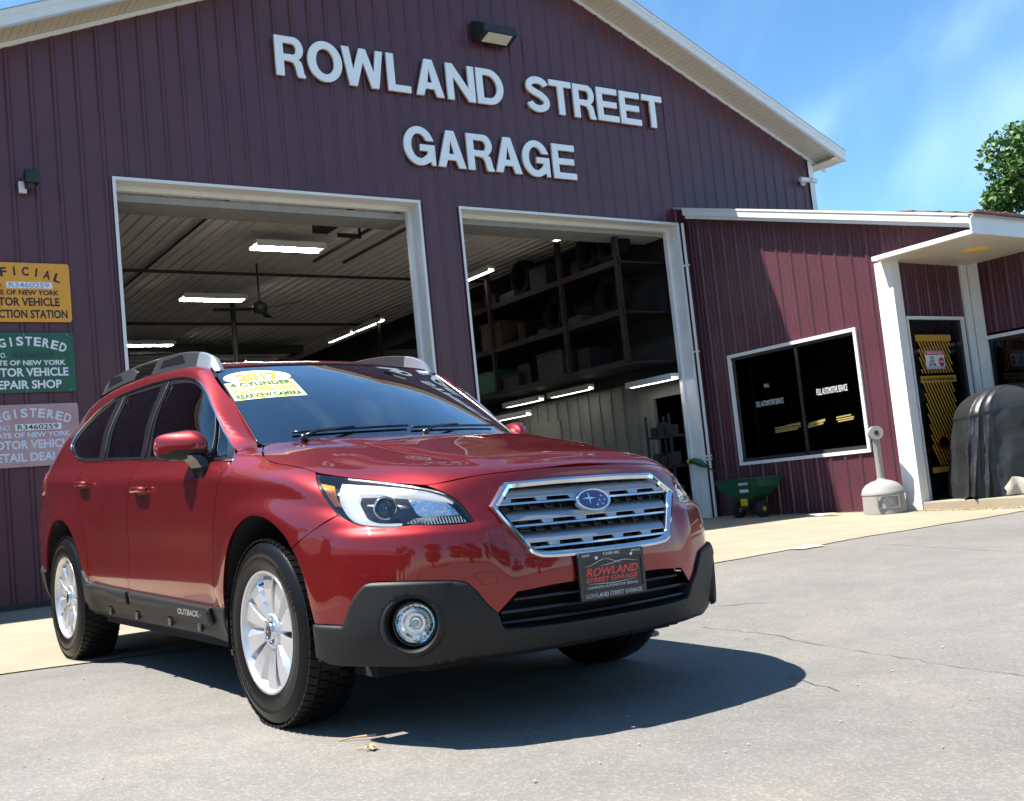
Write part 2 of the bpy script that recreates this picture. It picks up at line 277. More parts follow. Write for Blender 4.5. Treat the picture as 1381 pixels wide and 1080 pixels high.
# roof slopes with overhang, rake fascia and vented soffit strips
OH = .47
def roofslab(s):
    y1 = YPK + s * 6.62 if s > 0 else YL - .2
    b = MB(); z1 = zroof(y1)
    b.hexa([(WX - 19.3, YPK, ZPK + .14), (WX + OH, YPK, ZPK + .14), (WX + OH, y1, z1 + .14), (WX - 19.3, y1, z1 + .14), (WX - 19.3, YPK, ZPK + .17), (WX + OH + .02, YPK, ZPK + .17), (WX + OH + .02, y1, z1 + .17), (WX - 19.3, y1, z1 + .17)])
    recalc(gpart(b, 'roof', M_['roofmetal']))
    b = MB(); z_a, z_b = ZPK, z1
    for (x0, x1, h0, h1) in ((WX + OH - .02, WX + OH, -.005, .150), (WX + OH, WX + OH + .012, .10, .157), (WX + OH - .045, WX + OH, -.012, .0)):
        b.hexa([(x0, YPK, z_a + h0), (x1, YPK, z_a + h0), (x1, y1, z_b + h0), (x0, y1, z_b + h0), (x0, YPK, z_a + h1), (x1, YPK, z_a + h1), (x1, y1, z_b + h1), (x0, y1, z_b + h1)])
    b.hexa([(WX + .003, YPK, z_a - .055), (WX + .028, YPK, z_a - .055), (WX + .028, y1, z_b - .055), (WX + .003, y1, z_b - .055), (WX + .003, YPK, z_a - .004), (WX + .028, YPK, z_a - .004), (WX + .028, y1, z_b - .004), (WX + .003, y1, z_b - .004)])
    recalc(gpart(b, 'rake_fascia', M_['white']))
    n = int(abs(y1 - YPK) / .235)
    proto = None
    for k in range(n):
        ya = YPK + (y1 - YPK) * k / n; yb = YPK + (y1 - YPK) * (k + .985) / n; b = MB()
        for (f0, f1, dz) in ((0, .36, 0), (.38, .68, 0), (.70, 1, 0)):
            p0 = ya + (yb - ya) * f0; p1 = ya + (yb - ya) * f1
            b.hexa([(WX + .03, p0, zroof(p0) + dz), (WX + OH - .045, p0, zroof(p0) + dz), (WX + OH - .045, p1, zroof(p1) + dz), (WX + .03, p1, zroof(p1) + dz),
                    (WX + .03, p0, zroof(p0) + .02), (WX + OH - .045, p0, zroof(p0) + .02), (WX + OH - .045, p1, zroof(p1) + .02), (WX + .03, p1, zroof(p1) + .02)])
        b.hexa([(WX + .03, ya, zroof(ya) + .012), (WX + OH - .045, ya, zroof(ya) + .012), (WX + OH - .045, yb, zroof(yb) + .012), (WX + .03, yb, zroof(yb) + .012), (WX + .03, ya, zroof(ya) + .03), (WX + OH - .045, ya, zroof(ya) + .03), (WX + OH - .045, yb, zroof(yb) + .03), (WX + .03, yb, zroof(yb) + .03)])
        recalc(gpart(b, 'soffit_strip', M_['soffit']))
for s in (1, -1): roofslab(s)
b = MB()   # right eave return under the roof corner, and its box end
y0, y1 = YR + .005, YPK + 6.60; b.hexa([(WX - 19, y0, zroof(y1) - .0), (WX + OH - .05, y0, zroof(y1)), (WX + OH - .05, y1, zroof(y1)), (WX - 19, y1, zroof(y1)), (WX - 19, y0, zroof(y1) + .02), (WX + OH - .05, y0, zroof(y1) + .02), (WX + OH - .05, y1, zroof(y1) + .13), (WX - 19, y1, zroof(y1) + .13)])
recalc(gpart(b, 'eave_soffit', M_['soffit']))
b = MB(); b.box((WX - .12, YR, 4.3), (WX + .024, YR + .006, zroof(YR) - .01)); b.box((WX + .021, YR - .11, 4.3), (WX + .027, YR + .006, zroof(YR) - .03)); gpart(b, 'corner_trim', M_['white'])
b = MB(); b.box((WX + .0, YL, ZB - .14), (WX + .035, D1[0] - .05, ZB + .07)); gpart(b, 'base_board', M_['dark'])
b = MB(); b.box((WX + .0, D1[1] + .05, ZB - .14), (WX + .035, D2[0] - .05, ZB + .03)); gpart(b, 'base_board', M_['dark'])
for k in range(8):   # unseen low wing, added to darken what the car's side reflects
    a1 = YL - .02 - k * .9144; a0 = a1 - .9144; b = MB(); ribbed(b, (WX, 0), (0, 1), (1, 0), a0, a1, lambda a: ZB - .12, lambda a: 3.95, ph); gpart(b, 'siding_panel', M_['siding'])
b = MB(); b.box((WX - .1, YL - 7.4, 3.93), (WX + .5, YL - .3, 3.96)); b.box((WX + .48, YL - 7.4, 3.9), (WX + .52, YL - .3, 4.12)); gpart(b, 'wing_fascia', M_['white'])
b = MB(); b.box((WX - 8, YL - 7.3, 4.12), (WX + .5, YL - .3, 4.16)); b.box((WX - 8, YL - 7.3, ZB), (WX - .05, YL - 7.2, 4.1)); b.box((WX - .3, YL - 7.3, ZB), (WX - .05, YL, 4.1)); gpart(b, 'wing_roof', M_['roofmetal'])
# bay openings: face trim, jamb liner, inner stop
for (ya, yb, zt) in (D1, D2):
    b = MB(); t = .035
    b.box((WX - .19, ya - .008, ZB - .12), (WX + .028, ya, zt)); b.box((WX - .19, yb, ZB - .12), (WX + .028, yb + .008, zt)); b.box((WX - .19, ya - .008, zt), (WX + .028, yb + .008, zt + .008))
    b.box((WX + .022, ya - t, ZB - .12), (WX + .03, ya - .008, zt + t)); b.box((WX + .022, yb + .008, ZB - .12), (WX + .03, yb + t, zt + t)); b.box((WX + .022, ya - .008, zt + .008), (WX + .03, yb + .008, zt + t))
    b.box((WX - .26, ya, ZB - .12), (WX - .19, ya + .045, zt - .05)); b.box((WX - .26, yb - .045, ZB - .12), (WX - .19, yb, zt - .05)); b.box((WX - .26, ya, zt - .05), (WX - .19, yb, zt))
    gpart(b, 'bay_door_frame', M_['white'])
b = MB(); b.box((WX - 19, YI + .1, ZB - .1), (WX + .0, 8.9, ZB + .005)); gpart(b, 'floor', M_['slab'])
# ceiling of ribbed steel sheets running front to back
CZ = 4.86
for k in range(18):
    y0 = YI + .1 + k * .76; y1 = min(y0 + .755, 8.9)
    if y0 > 8.8: break
    b = MB(); pr = [(y0, 0)]
    for j in range(4):
        c = y0 + .095 + j * .19
        for dy, dz in ((-.03, 0), (-.014, -.022), (.014, -.022), (.03, 0)):
            if c + dy < y1: pr.append((c + dy, dz))
    pr.append((y1, 0)); vs = []
    for y, dz in pr: vs += [(WX - 19, y, CZ + dz), (WX - .16, y, CZ + dz)]
    b.add(vs, [(2*i, 2*i+1, 2*i+3, 2*i+2) for i in range(len(pr)-1)]); gpart(b, 'ceiling_sheet', M_['greyceil'])
b = MB(); b.box((WX - 19, YI, CZ + .03), (WX - .16, YR, CZ + .08)); gpart(b, 'ceiling_deck', M_['dark'])
b = MB(); b.box((WX - .75, D1[0], 4.42), (WX - .27, D1[1], 4.50)); b.box((WX - .75, D2[0], 4.42), (WX - .27, D2[1], 4.50)); gpart(b, 'raised_door_edge', mat('grey door panel', (.30, .30, .29), .6, var=.1))
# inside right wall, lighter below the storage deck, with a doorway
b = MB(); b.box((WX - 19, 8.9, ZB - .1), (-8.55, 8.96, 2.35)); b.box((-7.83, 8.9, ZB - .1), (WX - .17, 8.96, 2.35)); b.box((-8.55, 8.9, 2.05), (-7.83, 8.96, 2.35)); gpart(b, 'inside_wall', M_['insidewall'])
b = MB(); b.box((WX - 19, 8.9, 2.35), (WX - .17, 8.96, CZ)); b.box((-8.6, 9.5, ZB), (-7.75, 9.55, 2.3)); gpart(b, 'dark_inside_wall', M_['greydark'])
b = MB()
for k in range(60):
    x = -8.7 - k * .3; b.box((x, 8.88, ZB), (x + .04, 8.9, 2.35))
b.box((-11.9, 8.87, ZB), (-11.0, 8.9, 2.0)); gpart(b, 'inside_wall_rib', M_['insidewall'], kind='stuff')
# far overhead door of horizontal panels
for k in range(7):
    b = MB(); z = ZB + .02 + k * .62; b.box((WX - 18.95, .8, z), (WX - 18.9, 6.9, z + .585)); b.box((WX - 18.95, .8, z + .585), (WX - 18.93, 6.9, z + .62)); gpart(b, 'far_door_panel', M_['white'])
b = MB(); b.box((WX - 18.8, .3, 4.45), (WX - 18.4, 7.4, 4.62)); b.tube([(-9.7, 5.6, ZB), (-9.7, 5.6, CZ)], .03); b.tube([(-15, 4.6, ZB), (-15, 4.6, CZ)], .05)
for y in (.5, 4.5, 5.0, 8.4):
    b.box((WX - 3.6, y, 4.66), (WX - .3, y + .03, 4.70))
b.tube([(-12.2, YI + .1, 4.72), (-12.2, 8.9, 4.72)], .025); b.tube([(-16.5, YI + .1, 4.72), (-16.5, 8.9, 4.72)], .03); b.tube([(-22, 2.3, 4.78), (-8, 2.3, 4.78)], .02); gpart(b, 'conduit_and_track', M_['dark'])
b = MB(); b.rbox((-9.3, 3.72, 4.62), (-8.85, 3.95, 4.8), .02); b.box((-8.85, 3.8, 4.66), (-8.0, 3.84, 4.70)); b.box((-9.0, 3.95, 4.5), (-8.97, 4.3, 4.56)); b.box((-9.0, 4.27, 4.5), (-8.97, 4.3, 4.8)); tag(b.build('door_opener', M_['dark']), 'dark door opener motor hung under the ceiling behind the left bay', 'door opener')
for k in range(7):
    b = MB(); x = -19.0 - k * .62; b.box((x - .60, 3.0, 4.60), (x, 7.5, 4.64)); b.box((x - .60, 3.0, 4.56), (x - .56, 7.5, 4.60)); gpart(b, 'raised_door_panel', M_['white'])
b = MB(); b.box((-18.98, 2.6, 4.50), (-18.8, 7.6, 4.68)); b.box((-23.4, 2.9, 4.50), (-18.98, 2.96, 4.55)); b.box((-23.4, 7.52, 4.50), (-18.98, 7.58, 4.55)); gpart(b, 'raised_door_track', M_['dark'])
# storage rack along the right wall with tyres and boxes
rk = thing('storage_rack', 'tall red storage rack above the side wall inside the right bay', 'rack', (-11, 8.1, 2.5))
def rpart(b, nm, m, par=rk, o=(-11, 8.1, 2.5)): b.v = [(x-o[0], y-o[1], z-o[2]) for x, y, z in b.v]; return b.build(nm, m, par)
for x in (-7.9, -9.3, -11.4, -13.5, -15.6):
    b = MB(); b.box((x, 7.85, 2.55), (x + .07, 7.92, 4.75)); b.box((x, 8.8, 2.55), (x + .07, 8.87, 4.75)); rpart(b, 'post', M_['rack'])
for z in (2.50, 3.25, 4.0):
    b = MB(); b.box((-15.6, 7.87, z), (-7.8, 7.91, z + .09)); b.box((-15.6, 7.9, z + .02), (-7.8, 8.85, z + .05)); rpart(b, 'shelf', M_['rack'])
def tyre_on_rack(x, z, r, w, lab):
    b = MB(); prof = [(r * .6, -w/2), (r * .9, -w/2), (r, -w * .36), (r, w * .36), (r * .9, w/2), (r * .6, w/2)]
    b.lathe(prof, 28, Matrix.Translation((0, 0, 0)) @ Matrix.Rotation(math.pi/2, 4, 'X'), close=True); o = b.build('tyre', M_['shade'], smooth=True); o.location = (x, 8.15, z); return tag(o, lab, 'tyre', 'tyres stored on the rack')
for i, (x, z, r) in enumerate([(-8.25, 4.43, .34), (-8.75, 4.41, .31), (-8.35, 3.62, .33), (-9.75, 3.62, .31), (-10.6, 4.40, .32), (-12.2, 3.62, .33)]):
    lab = ['large black tyre on the top shelf nearest the opening', 'black tyre second from the opening on the top shelf', 'black tyre on the middle shelf nearest the opening', 'black tyre on the middle shelf behind the rack post', 'black tyre farther back on the top shelf', 'black tyre far back on the middle shelf in shadow'][i]
    tyre_on_rack(x, z, r, .22, lab)
for nm, lo, hi, m, lab in [('storage_crate', (-12.4, 8.0, 2.56), (-11.5, 8.5, 2.95), M_['green'], 'dark green storage crate on the lowest shelf'), ('toolbox', (-11.3, 7.95, 2.56), (-10.8, 8.4, 2.8), M_['rack'], 'dark red toolbox beside the green crate'), ('storage_box', (-10.3, 8.0, 2.56), (-9.6, 8.5, 3.0), M_['greydark'], 'dark grey box on the lowest shelf nearest the opening'), ('storage_box', (-11.9, 8.0, 3.35), (-11.3, 8.5, 3.8), M_['wood'], 'brown box on the middle shelf')]:
    b = MB(); b.rbox(lo, hi, .02); b.box((lo[0] - .01, lo[1] - .01, hi[2]), (hi[0] + .01, hi[1] + .01, hi[2] + .03)); tag(b.build(nm, m), lab, 'box')
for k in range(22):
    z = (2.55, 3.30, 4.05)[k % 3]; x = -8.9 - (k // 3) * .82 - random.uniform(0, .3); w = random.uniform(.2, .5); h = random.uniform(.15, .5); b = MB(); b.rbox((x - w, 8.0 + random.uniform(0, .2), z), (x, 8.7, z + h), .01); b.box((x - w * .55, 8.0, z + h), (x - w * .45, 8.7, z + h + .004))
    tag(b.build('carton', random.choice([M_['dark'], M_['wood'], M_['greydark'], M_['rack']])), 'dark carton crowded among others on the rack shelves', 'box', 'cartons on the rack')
b = MB(); b.tube([(-9.2, 5.75, CZ), (-9.18, 5.74, 3.2), (-9.22, 5.78, 1.6), (-9.2, 5.7, .9)], .012, 8); b.tube([(-9.2, 5.7, .9), (-9.2, 5.7, .78)], .025, 8); tag(b.build('air_hose', M_['dark']), 'dark air hose hanging inside the left edge of the right bay', 'hose')
b = MB()
for z in (.5, .95, 1.4): b.box((-8.3, 8.45, z), (-7.75, 8.85, z + .03))
for x in (-8.3, -7.78):
    for y in (8.45, 8.82): b.box((x, y, ZB), (x + .03, y + .03, 1.75))
for i in range(9): b.rbox((-8.25 + (i % 3) * .17, 8.5, .53 + .45 * (i // 3)), (-8.12 + (i % 3) * .17, 8.65, .68 + .45 * (i // 3) + .05 * (i % 2)), .01)
tag(b.build('parts_shelf', M_['greydark']), 'small grey parts shelf with cans just inside the right bay', 'shelf')
# ceiling lights
def fixture(x, y, z, L, w, along, lab, tubes=2, tilt=0):
    t = thing('shop_light', lab, 'ceiling light', (x, y, z), (0, tilt, 0 if along == 'y' else math.pi / 2), 'lit fluorescent lights in the shop')
    b = MB(); b.box((-w/2, -L/2, .0), (w/2, L/2, .05)); b.box((-w/2, -L/2, -.04), (-w/2 + .015, L/2, 0)); b.box((w/2 - .015, -L/2, -.04), (w/2, L/2, 0)); b.build('housing', M_['white'], t)
    for k in range(tubes):
        b = MB(); u = (k + .5) / tubes * (w - .06) - (w - .06) / 2; b.box((u - .022, -L/2 + .04, -.035), (u + .022, L/2 - .04, -.008)); b.build('tube', M_['lampdim' if y > 7 else 'lamp'], t)
fixture(-10.05, 3.68, 4.62, 1.05, .30, 'y', 'brightest lit panel light near the front of the left bay ceiling', 4)
fixture(-13.6, 3.77, 4.62, 1.1, .30, 'y', 'second lit panel light of the left bay ceiling, behind the first', 4)
fixture(-18.2, 3.9, 4.62, 1.1, .30, 'y', 'lit light farthest back in the left bay, low at its left edge', 2)
fixture(-16.0, 7.88, 4.62, 1.3, .12, 'x', 'slim lit tube light right of the pole in the left bay', 1); fixture(-17.4, 7.88, 4.62, 1.25, .12, 'x', 'slim lit tube light in line with and behind another in the left bay', 1)
fixture(-8.52, 7.53, 4.62, .75, .14, 'x', 'short lit light under the ceiling at the top of the right bay', 1); fixture(-11.3, 7.64, 4.62, .95, .14, 'x', 'lit tube light at the left edge of the right bay', 1)
fixture(-10.2, 8.55, 2.40, 1.15, .13, 'x', 'lit tube light under the rack, right one of the joined pair', 1); fixture(-11.6, 8.55, 2.40, 1.15, .13, 'x', 'lit tube light under the rack, left one of the joined pair', 1)
fixture(-11.75, 8.3, 2.16, 1.3, .13, 'x', 'lowest lit tube light beside the car roofline in the right bay', 1); fixture(-8.15, 8.55, 2.28, 1.05, .16, 'x', 'lit tube light above the dark inner doorway', 1)
fixture(-19.9, 6.9, 4.5, .6, .12, 'y', 'smallest lit light, far back in the left bay beside the raised door', 1)
def fan(x, y, lab, rot):
    t = thing('ceiling_fan', lab, 'ceiling fan', (x, y, CZ - .75), (0, 0, rot), 'ceiling fans in the left bay'); b = MB(); b.tube([(0, 0, .1), (0, 0, .74)], .015); b.build('rod', M_['dark'], t); b = MB(); b.lathe([(0, -.08), (.09, -.06), (.12, 0), (.12, .06), (.05, .12), (0, .12)], 20); b.build('motor', M_['dark'], t, smooth=True)
    for k in range(3):
        b = MB(); a = k * 2.094; c, s = math.cos(a), math.sin(a); b.hexa([(c*.12 + s*.05, s*.12 - c*.05, -.02), (c*.75 + s*.075, s*.75 - c*.075, -.03), (c*.75 - s*.075, s*.75 + c*.075, .0), (c*.12 - s*.05, s*.12 + c*.05, .01)] + [(c*.12 + s*.05, s*.12 - c*.05, -.012), (c*.75 + s*.075, s*.75 - c*.075, -.022), (c*.75 - s*.075, s*.75 + c*.075, .008), (c*.12 - s*.05, s*.12 + c*.05, .018)]); b.build('blade', M_['dark'], t)
fan(-12.0, 3.95, 'dark ceiling fan between the two bright panel lights', .5); fan(-16.6, 3.0, 'dark ceiling fan farther back, low in the left bay', 1.0)
# ---------------------------------------------------------------- raised letters on the gable
def arc(cx, cy, rx, ry, a0, a1, n=18): return [(cx + rx * math.cos(math.radians(a0 + (a1-a0) * i / n)), cy + ry * math.sin(math.radians(a0 + (a1-a0) * i / n))) for i in range(n + 1)]
def stroke(path, w):
    L, R = [], []
    for i, p in enumerate(path):
        a = Vector(path[max(i-1, 0)]); c = Vector(path[min(i+1, len(path)-1)]); d = (c - a).normalized(); n = Vector((-d.y, d.x)) * w / 2; L.append((p[0]+n.x, p[1]+n.y)); R.append((p[0]-n.x, p[1]-n.y))
    return L + R[::-1]
def glyph(g, w):
    t = .205; h = .17
    if g == 'L': return [[(0,0),(w,0),(w,h),(t,h),(t,1),(0,1)]]
    if g == 'E': return [[(0,0),(w,0),(w,h),(t,h),(t,.42),(w*.93,.42),(w*.93,.59),(t,.59),(t,1-h),(w*.98,1-h),(w*.98,1),(0,1)]]
    if g == 'T': return [[(w/2-t/2,0),(w/2+t/2,0),(w/2+t/2,1-h),(w,1-h),(w,1),(0,1),(0,1-h),(w/2-t/2,1-h)]]
    if g == 'N': return [[(0,0),(t*.95,0),(t*.95,.66),(w-t,0),(w,0),(w,1),(w-t*.95,1),(w-t*.95,.34),(t,1),(0,1)]]
    if g == 'A': return [[(0,0),(.215,0),(.29,.20),(w-.29,.20),(w-.215,0),(w,0),(w/2+.12,1),(w/2-.12,1)], [(.345,.36),(w/2,.78),(w-.345,.36)]]
    if g == 'W': q = w/2; return [[(.17,0),(.37,0),(q,.66),(w-.37,0),(w-.17,0),(w,1),(w-.2,1),(w-.285,.40),(q+.09,1),(q-.09,1),(.285,.40),(.2,1),(0,1)]]
    if g == 'O': return [arc(w/2,.5,w/2,.52,0,360,40)[:-1], arc(w/2,.5,w/2-.215,.52-.185,0,360,40)[:-1]]
    if g == 'D': return [[(0,0),(w*.45,0)] + arc(w*.45,.5,w*.55,.5,-90,90,20) + [(w*.45,1),(0,1)], [(t,h),(w*.43,h)] + arc(w*.43,.5,w*.57-t,.5-h,-90,90,16) + [(w*.43,1-h),(t,1-h)]]
    if g == 'R':
        return [[(0,0),(t,0),(t,.39),(w*.42,.39),(w*.6,.37),(w*.67,.28),(w*.72,.06),(w*.76,0),(w,0),(w,.04),(w*.95,.1),(w*.92,.27),(w*.88,.38),(w*.76,.45)] + arc(w*.66,.71,w*.31,.29,-65,90,14) + [(0,1)],
                [(t,.55),(w*.58,.55)] + arc(w*.60,.695,w*.13,.145,-90,90,8) + [(w*.58,.84),(t,.84)]]
    if g == 'G': return [arc(w*.5,.5,w*.5,.52,38,302,30) + [(w-.13,.10),(w-.10,0),(w,0),(w,.54),(w*.52,.54),(w*.52,.38),(w-.20,.38),(w-.23,.28)] + arc(w*.5,.5,w*.5-.21,.52-.18,-48,-308,26) + [(w-.235,.66),(w-.02,.66)]]
    if g == 'S':
        rx = w/2 - .105; return [stroke(arc(w/2,.735,rx,.185,12,215,16) + [(w*.36,.565),(w*.62,.49)] + arc(w/2,.275,rx,.195,38,-172,16), .19)]
SIGN = thing('building_sign', 'large white raised letters ROWLAND STREET GARAGE on the maroon gable', 'sign', (WX + .02, 5.7, 5.8))
R1 = [('R', 2.582, 2.962), ('O', 2.993, 3.457), ('W', 3.451, 4.027), ('L', 4.066, 4.403), ('A', 4.468, 4.891), ('N', 4.935, 5.375), ('D', 5.397, 5.835), ('S', 6.204, 6.605), ('T', 6.606, 7.000), ('R', 7.018, 7.415), ('E', 7.447, 7.845), ('E', 7.872, 8.275), ('T', 8.309, 8.715)]
R2 = [('G', 4.207, 4.665), ('A', 4.692, 5.121), ('R', 5.146, 5.561), ('A', 5.579, 6.01), ('G', 6.026, 6.485), ('E', 6.535, 6.944)]
for row, zb_ in ((R1, 5.99), (R2, 5.065)):
    for i, (g, y0, y1) in enumerate(row):
        H = .487; me = poly_mesh([[(x * H, y * H) for x, y in lp] for lp in glyph(g, (y1 - y0 - .014) / H)], .016, .0025)
        me.materials.append(M_['letter']); me.materials.append(M_['letterside'])
        for p in me.polygons: p.material_index = 0 if p.normal.z > .8 else 1
        o = link('letter', me, SIGN); o.matrix_world = Matrix(); o.matrix_parent_inverse = Matrix()
        o.matrix_basis = Matrix.Translation((.030, y0 - 5.7, zb_ - 5.8 + random.uniform(-.004, .004))) @ frame((0, 0, 0), (0, 1, 0), (0, 0, 1))
# wall pack lamp, flood lamp, camera
t = thing('wall_lamp', 'black wedge-shaped wall lamp above the lettering', 'wall lamp', (WX + .02, 5.70, 6.98))
b = MB(); b.hexa([(0, -.27, -.13), (.10, -.27, -.15), (.10, .27, -.15), (0, .27, -.13), (0, -.27, .15), (.03, -.27, .15), (.03, .27, .15), (0, .27, .15)]); b.hexa([(.10, -.27, -.15), (.30, -.26, -.09), (.30, .26, -.09), (.10, .27, -.15), (.03, -.27, .15), (.29, -.26, .02), (.29, .26, .02), (.03, .27, .15)]); b.box((0, -.05, -.17), (.03, .05, -.13)); recalc(b.build('housing', M_['dark'], t))  # small dark box underneath is added in place of the lamp's shadow
b = MB(); b.hexa([(.11, -.20, -.157), (.28, -.19, -.107), (.28, .19, -.107), (.11, .20, -.157), (.11, -.20, -.148), (.28, -.19, -.098), (.28, .19, -.098), (.11, .20, -.148)]); b.build('lens', mat('lamp lens', (.62, .6, .5), .25), t)
t = thing('flood_lamp', 'small black flood lamp on a white box left of the bays', 'wall lamp', (WX + .02, -.24, 4.43))
b = MB(); b.rbox((0, -.075, -.09), (.05, .0, .03), .008); b.build('junction_box', M_['white'], t); b = MB(); b.tube([(.05, 0, -.02), (.11, .02, -.03)], .014); b.tube([(.09, .02, -.06), (.12, .03, .1)], [.05, .065]); b.rbox((.06, -.035, -.02), (.2, .1, .12), .02); b.build('lamp_head', M_['dark'], t, angle=40)
t = thing('security_camera', 'white bullet security camera near the right corner of the gable', 'camera', (WX + .02, 11.7, 5.41))
b = MB(); b.lathe([(0, 0), (.05, 0), (.05, .03), (0, .035)], 16, Matrix.Rotation(math.pi/2, 4, 'Y')); b.tube([(.02, 0, 0), (.1, 0, .02)], .012); b.build('bracket', M_['white'], t)
b = MB(); b.tube([(.08, -.13, .03), (.12, .06, .02)], .042, 16); b.tube([(.14, .05, .015), (.16, .16, .0)], .042, 16); b.build('housing', M_['white'], t, angle=40)
# ---------------------------------------------------------------- tin signs
def sign(zc, h, face, lab, top, num, numcol, lines, ink, numbox=None):
    y1 = .118; w = .94; yc = y1 - w / 2
    t = thing('tin_sign', lab, 'sign', (WX + .03, yc, zc), None, 'three tin signs stacked beside the left bay')
    pts = []
    for cx, cy, a in ((w/2 - .03, h/2 - .03, 0), (-w/2 + .03, h/2 - .03, 90), (-w/2 + .03, -h/2 + .03, 180), (w/2 - .03, -h/2 + .03, 270)): pts += arc(cx, cy, .03, .03, a, a + 90, 5)
    me = poly_mesh([pts], .003, .002); me.materials.append(face); o = link('sign_plate', me, t); o.matrix_basis = frame((0, 0, 0), (0, 1, 0), (0, 0, 1))
    items = []; R = 1.0
    base = h/2 - .085
    for i, ch in enumerate(top):
        a = (i - (len(top) - 1) / 2) * (.78 / len(top) / R); items.append((text_mesh(ch, .092, .0008, .03, width=.066 if ch != 'I' else .017), frame((.0062, R * math.sin(a) * 1.06, base - R * (1 - math.cos(a)) * 1.1), (0, math.cos(a), -math.sin(a)), (0, math.sin(a), math.cos(a))), 0))
    z = h/2 - .228
    if numbox: b = MB(); b.box((.0052, -.13, z - .032), (.0066, .30, z + .032)); b.build('number_plate', numbox, t)
    for s_, y_, w_, mi in (('NO.', -.22, .10, 0), (num, .08, .38, 1)): items.append((text_mesh(s_, .05, .0008, .01, width=w_), frame((.0075, y_, z), (0, 1, 0), (0, 0, 1)), mi))
    for (s_, sz, w_, dz) in lines: items.append((text_mesh(s_, sz, .0008, .03, width=w_), frame((.0062, .0, h/2 - dz), (0, 1, 0), (0, 0, 1)), 0))
    join_texts('lettering', items, [ink, numcol], t)
    b = MB()
    for yy in (-w/2 + .06, 0, w/2 - .06):
        for zz in (-h/2 + .02, h/2 - .02): b.lathe([(0, .004), (.006, .003), (.006, 0)], 8, Matrix.Translation((.004, yy, zz)) @ Matrix.Rotation(math.pi/2, 4, 'Y'))
    b.build('rivet', M_['steel'], t, kind='stuff')
sign(3.315, .605, M_['orange'], 'orange tin sign with black lettering, topmost of the three', 'OFFICIAL', 'R3460259', M_['bluetxt'], [('STATE OF NEW YORK', .052, .72, .305), ('MOTOR VEHICLE', .088, .72, .40), ('INSPECTION STATION', .088, .86, .525)], M_['ink'], M_['paper'])
sign(2.598, .605, M_['sgreen'], 'green tin sign with white lettering, middle of the three', 'REGISTERED', 'R3460259', M_['greentxt'], [('STATE OF NEW YORK', .052, .76, .305), ('MOTOR VEHICLE', .088, .80, .40), ('REPAIR SHOP', .088, .66, .525)], M_['paper'])
sign(1.865, .62, M_['faded'], 'faded red tin sign with pale lettering, lowest of the three', 'REGISTERED', 'R3460259', M_['ink'], [('STATE OF NEW YORK', .052, .76, .305), ('MOTOR VEHICLE', .088, .80, .40), ('RETAIL DEALER', .088, .76, .525)], M_['fadedtxt'], M_['paper'])
# ---------------------------------------------------------------- office wing at right angles to the garage
AY = 8.96; AX0, AX1 = WX + .03, -4.03
OB = thing('office_wing', 'low maroon steel wing with a sloping white roof edge, right of the bays', 'building', (-5.7, AY, ZB))
def opart(b, name, m, **k):
    b.v = [(x + 5.7, y - AY, z - ZB) for x, y, z in b.v]; return b.build(name, m, OB, **k)
def zr(x): return 4.60 - .295 * (x + 7.2)      # underside of the rake
ph2 = -5.541; WIN = (-6.90, -4.635, .87, 2.465)
RIB_SAVE = RIB; RIB = .2405
es = [AX0] + [ph2 + .12 + RIB * 4 * k for k in range(-2, 3)] + [-2.80]
es = sorted(e for e in es if AX0 <= e <= -2.80)
for u0, u1 in zip(es[:-1], es[1:]):
    cuts = sorted({u0, u1} | {v for v in (WIN[0], WIN[1], AX1) if u0 < v < u1}); b = MB()
    for u, v in zip(cuts[:-1], cuts[1:]):
        mid = (u + v) / 2; zt = lambda a: zr(a) - .0
        if mid > AX1: ribbed(b, (0, AY), (1, 0), (0, -1), u, v, lambda a: 3.19, zt, ph2)
        elif WIN[0] < mid < WIN[1]:
            ribbed(b, (0, AY), (1, 0), (0, -1), u, v, lambda a: ZB - .1, lambda a: WIN[2], ph2); ribbed(b, (0, AY), (1, 0), (0, -1), u, v, lambda a: WIN[3], zt, ph2)
        else: ribbed(b, (0, AY), (1, 0), (0, -1), u, v, lambda a: ZB - .1, zt, ph2)
    opart(b, 'siding_panel', M_['siding'])
RIB = RIB_SAVE
def rakebox(b, x0, x1, y0, y1, h0, h1):
    b.hexa([(x0, y0, zr(x0)+h0), (x1, y0, zr(x1)+h0), (x1, y1, zr(x1)+h0), (x0, y1, zr(x0)+h0), (x0, y0, zr(x0)+h1), (x1, y0, zr(x1)+h1), (x1, y1, zr(x1)+h1), (x0, y1, zr(x0)+h1)])
b = MB(); rakebox(b, AX0 + .18, -2.76, AY - .24, AY - .215, .012, .105); rakebox(b, AX0 + .18, -2.76, AY - .252, AY - .215, .100, .122); rakebox(b, AX0 + .2, -2.78, AY - .19, AY + .0, -.012, .012); rakebox(b, AX0 + .2, -2.78, AY - .215, AY - .19, -.035, .012)
opart(b, 'rake_fascia', M_['white'])
b = MB(); rakebox(b, AX0, -2.70, AY - .24, 14, .10, .13); opart(b, 'roof', M_['roofmetal'])
b = MB()
for k in range(60):
    y = AY - .24 + k * .09; b.rbox((-2.98, y, zr(-2.78) + .115 + random.uniform(0, .006)), (-2.66 + random.uniform(-.008, .008), y + .085, zr(-2.78) + .142), .004)
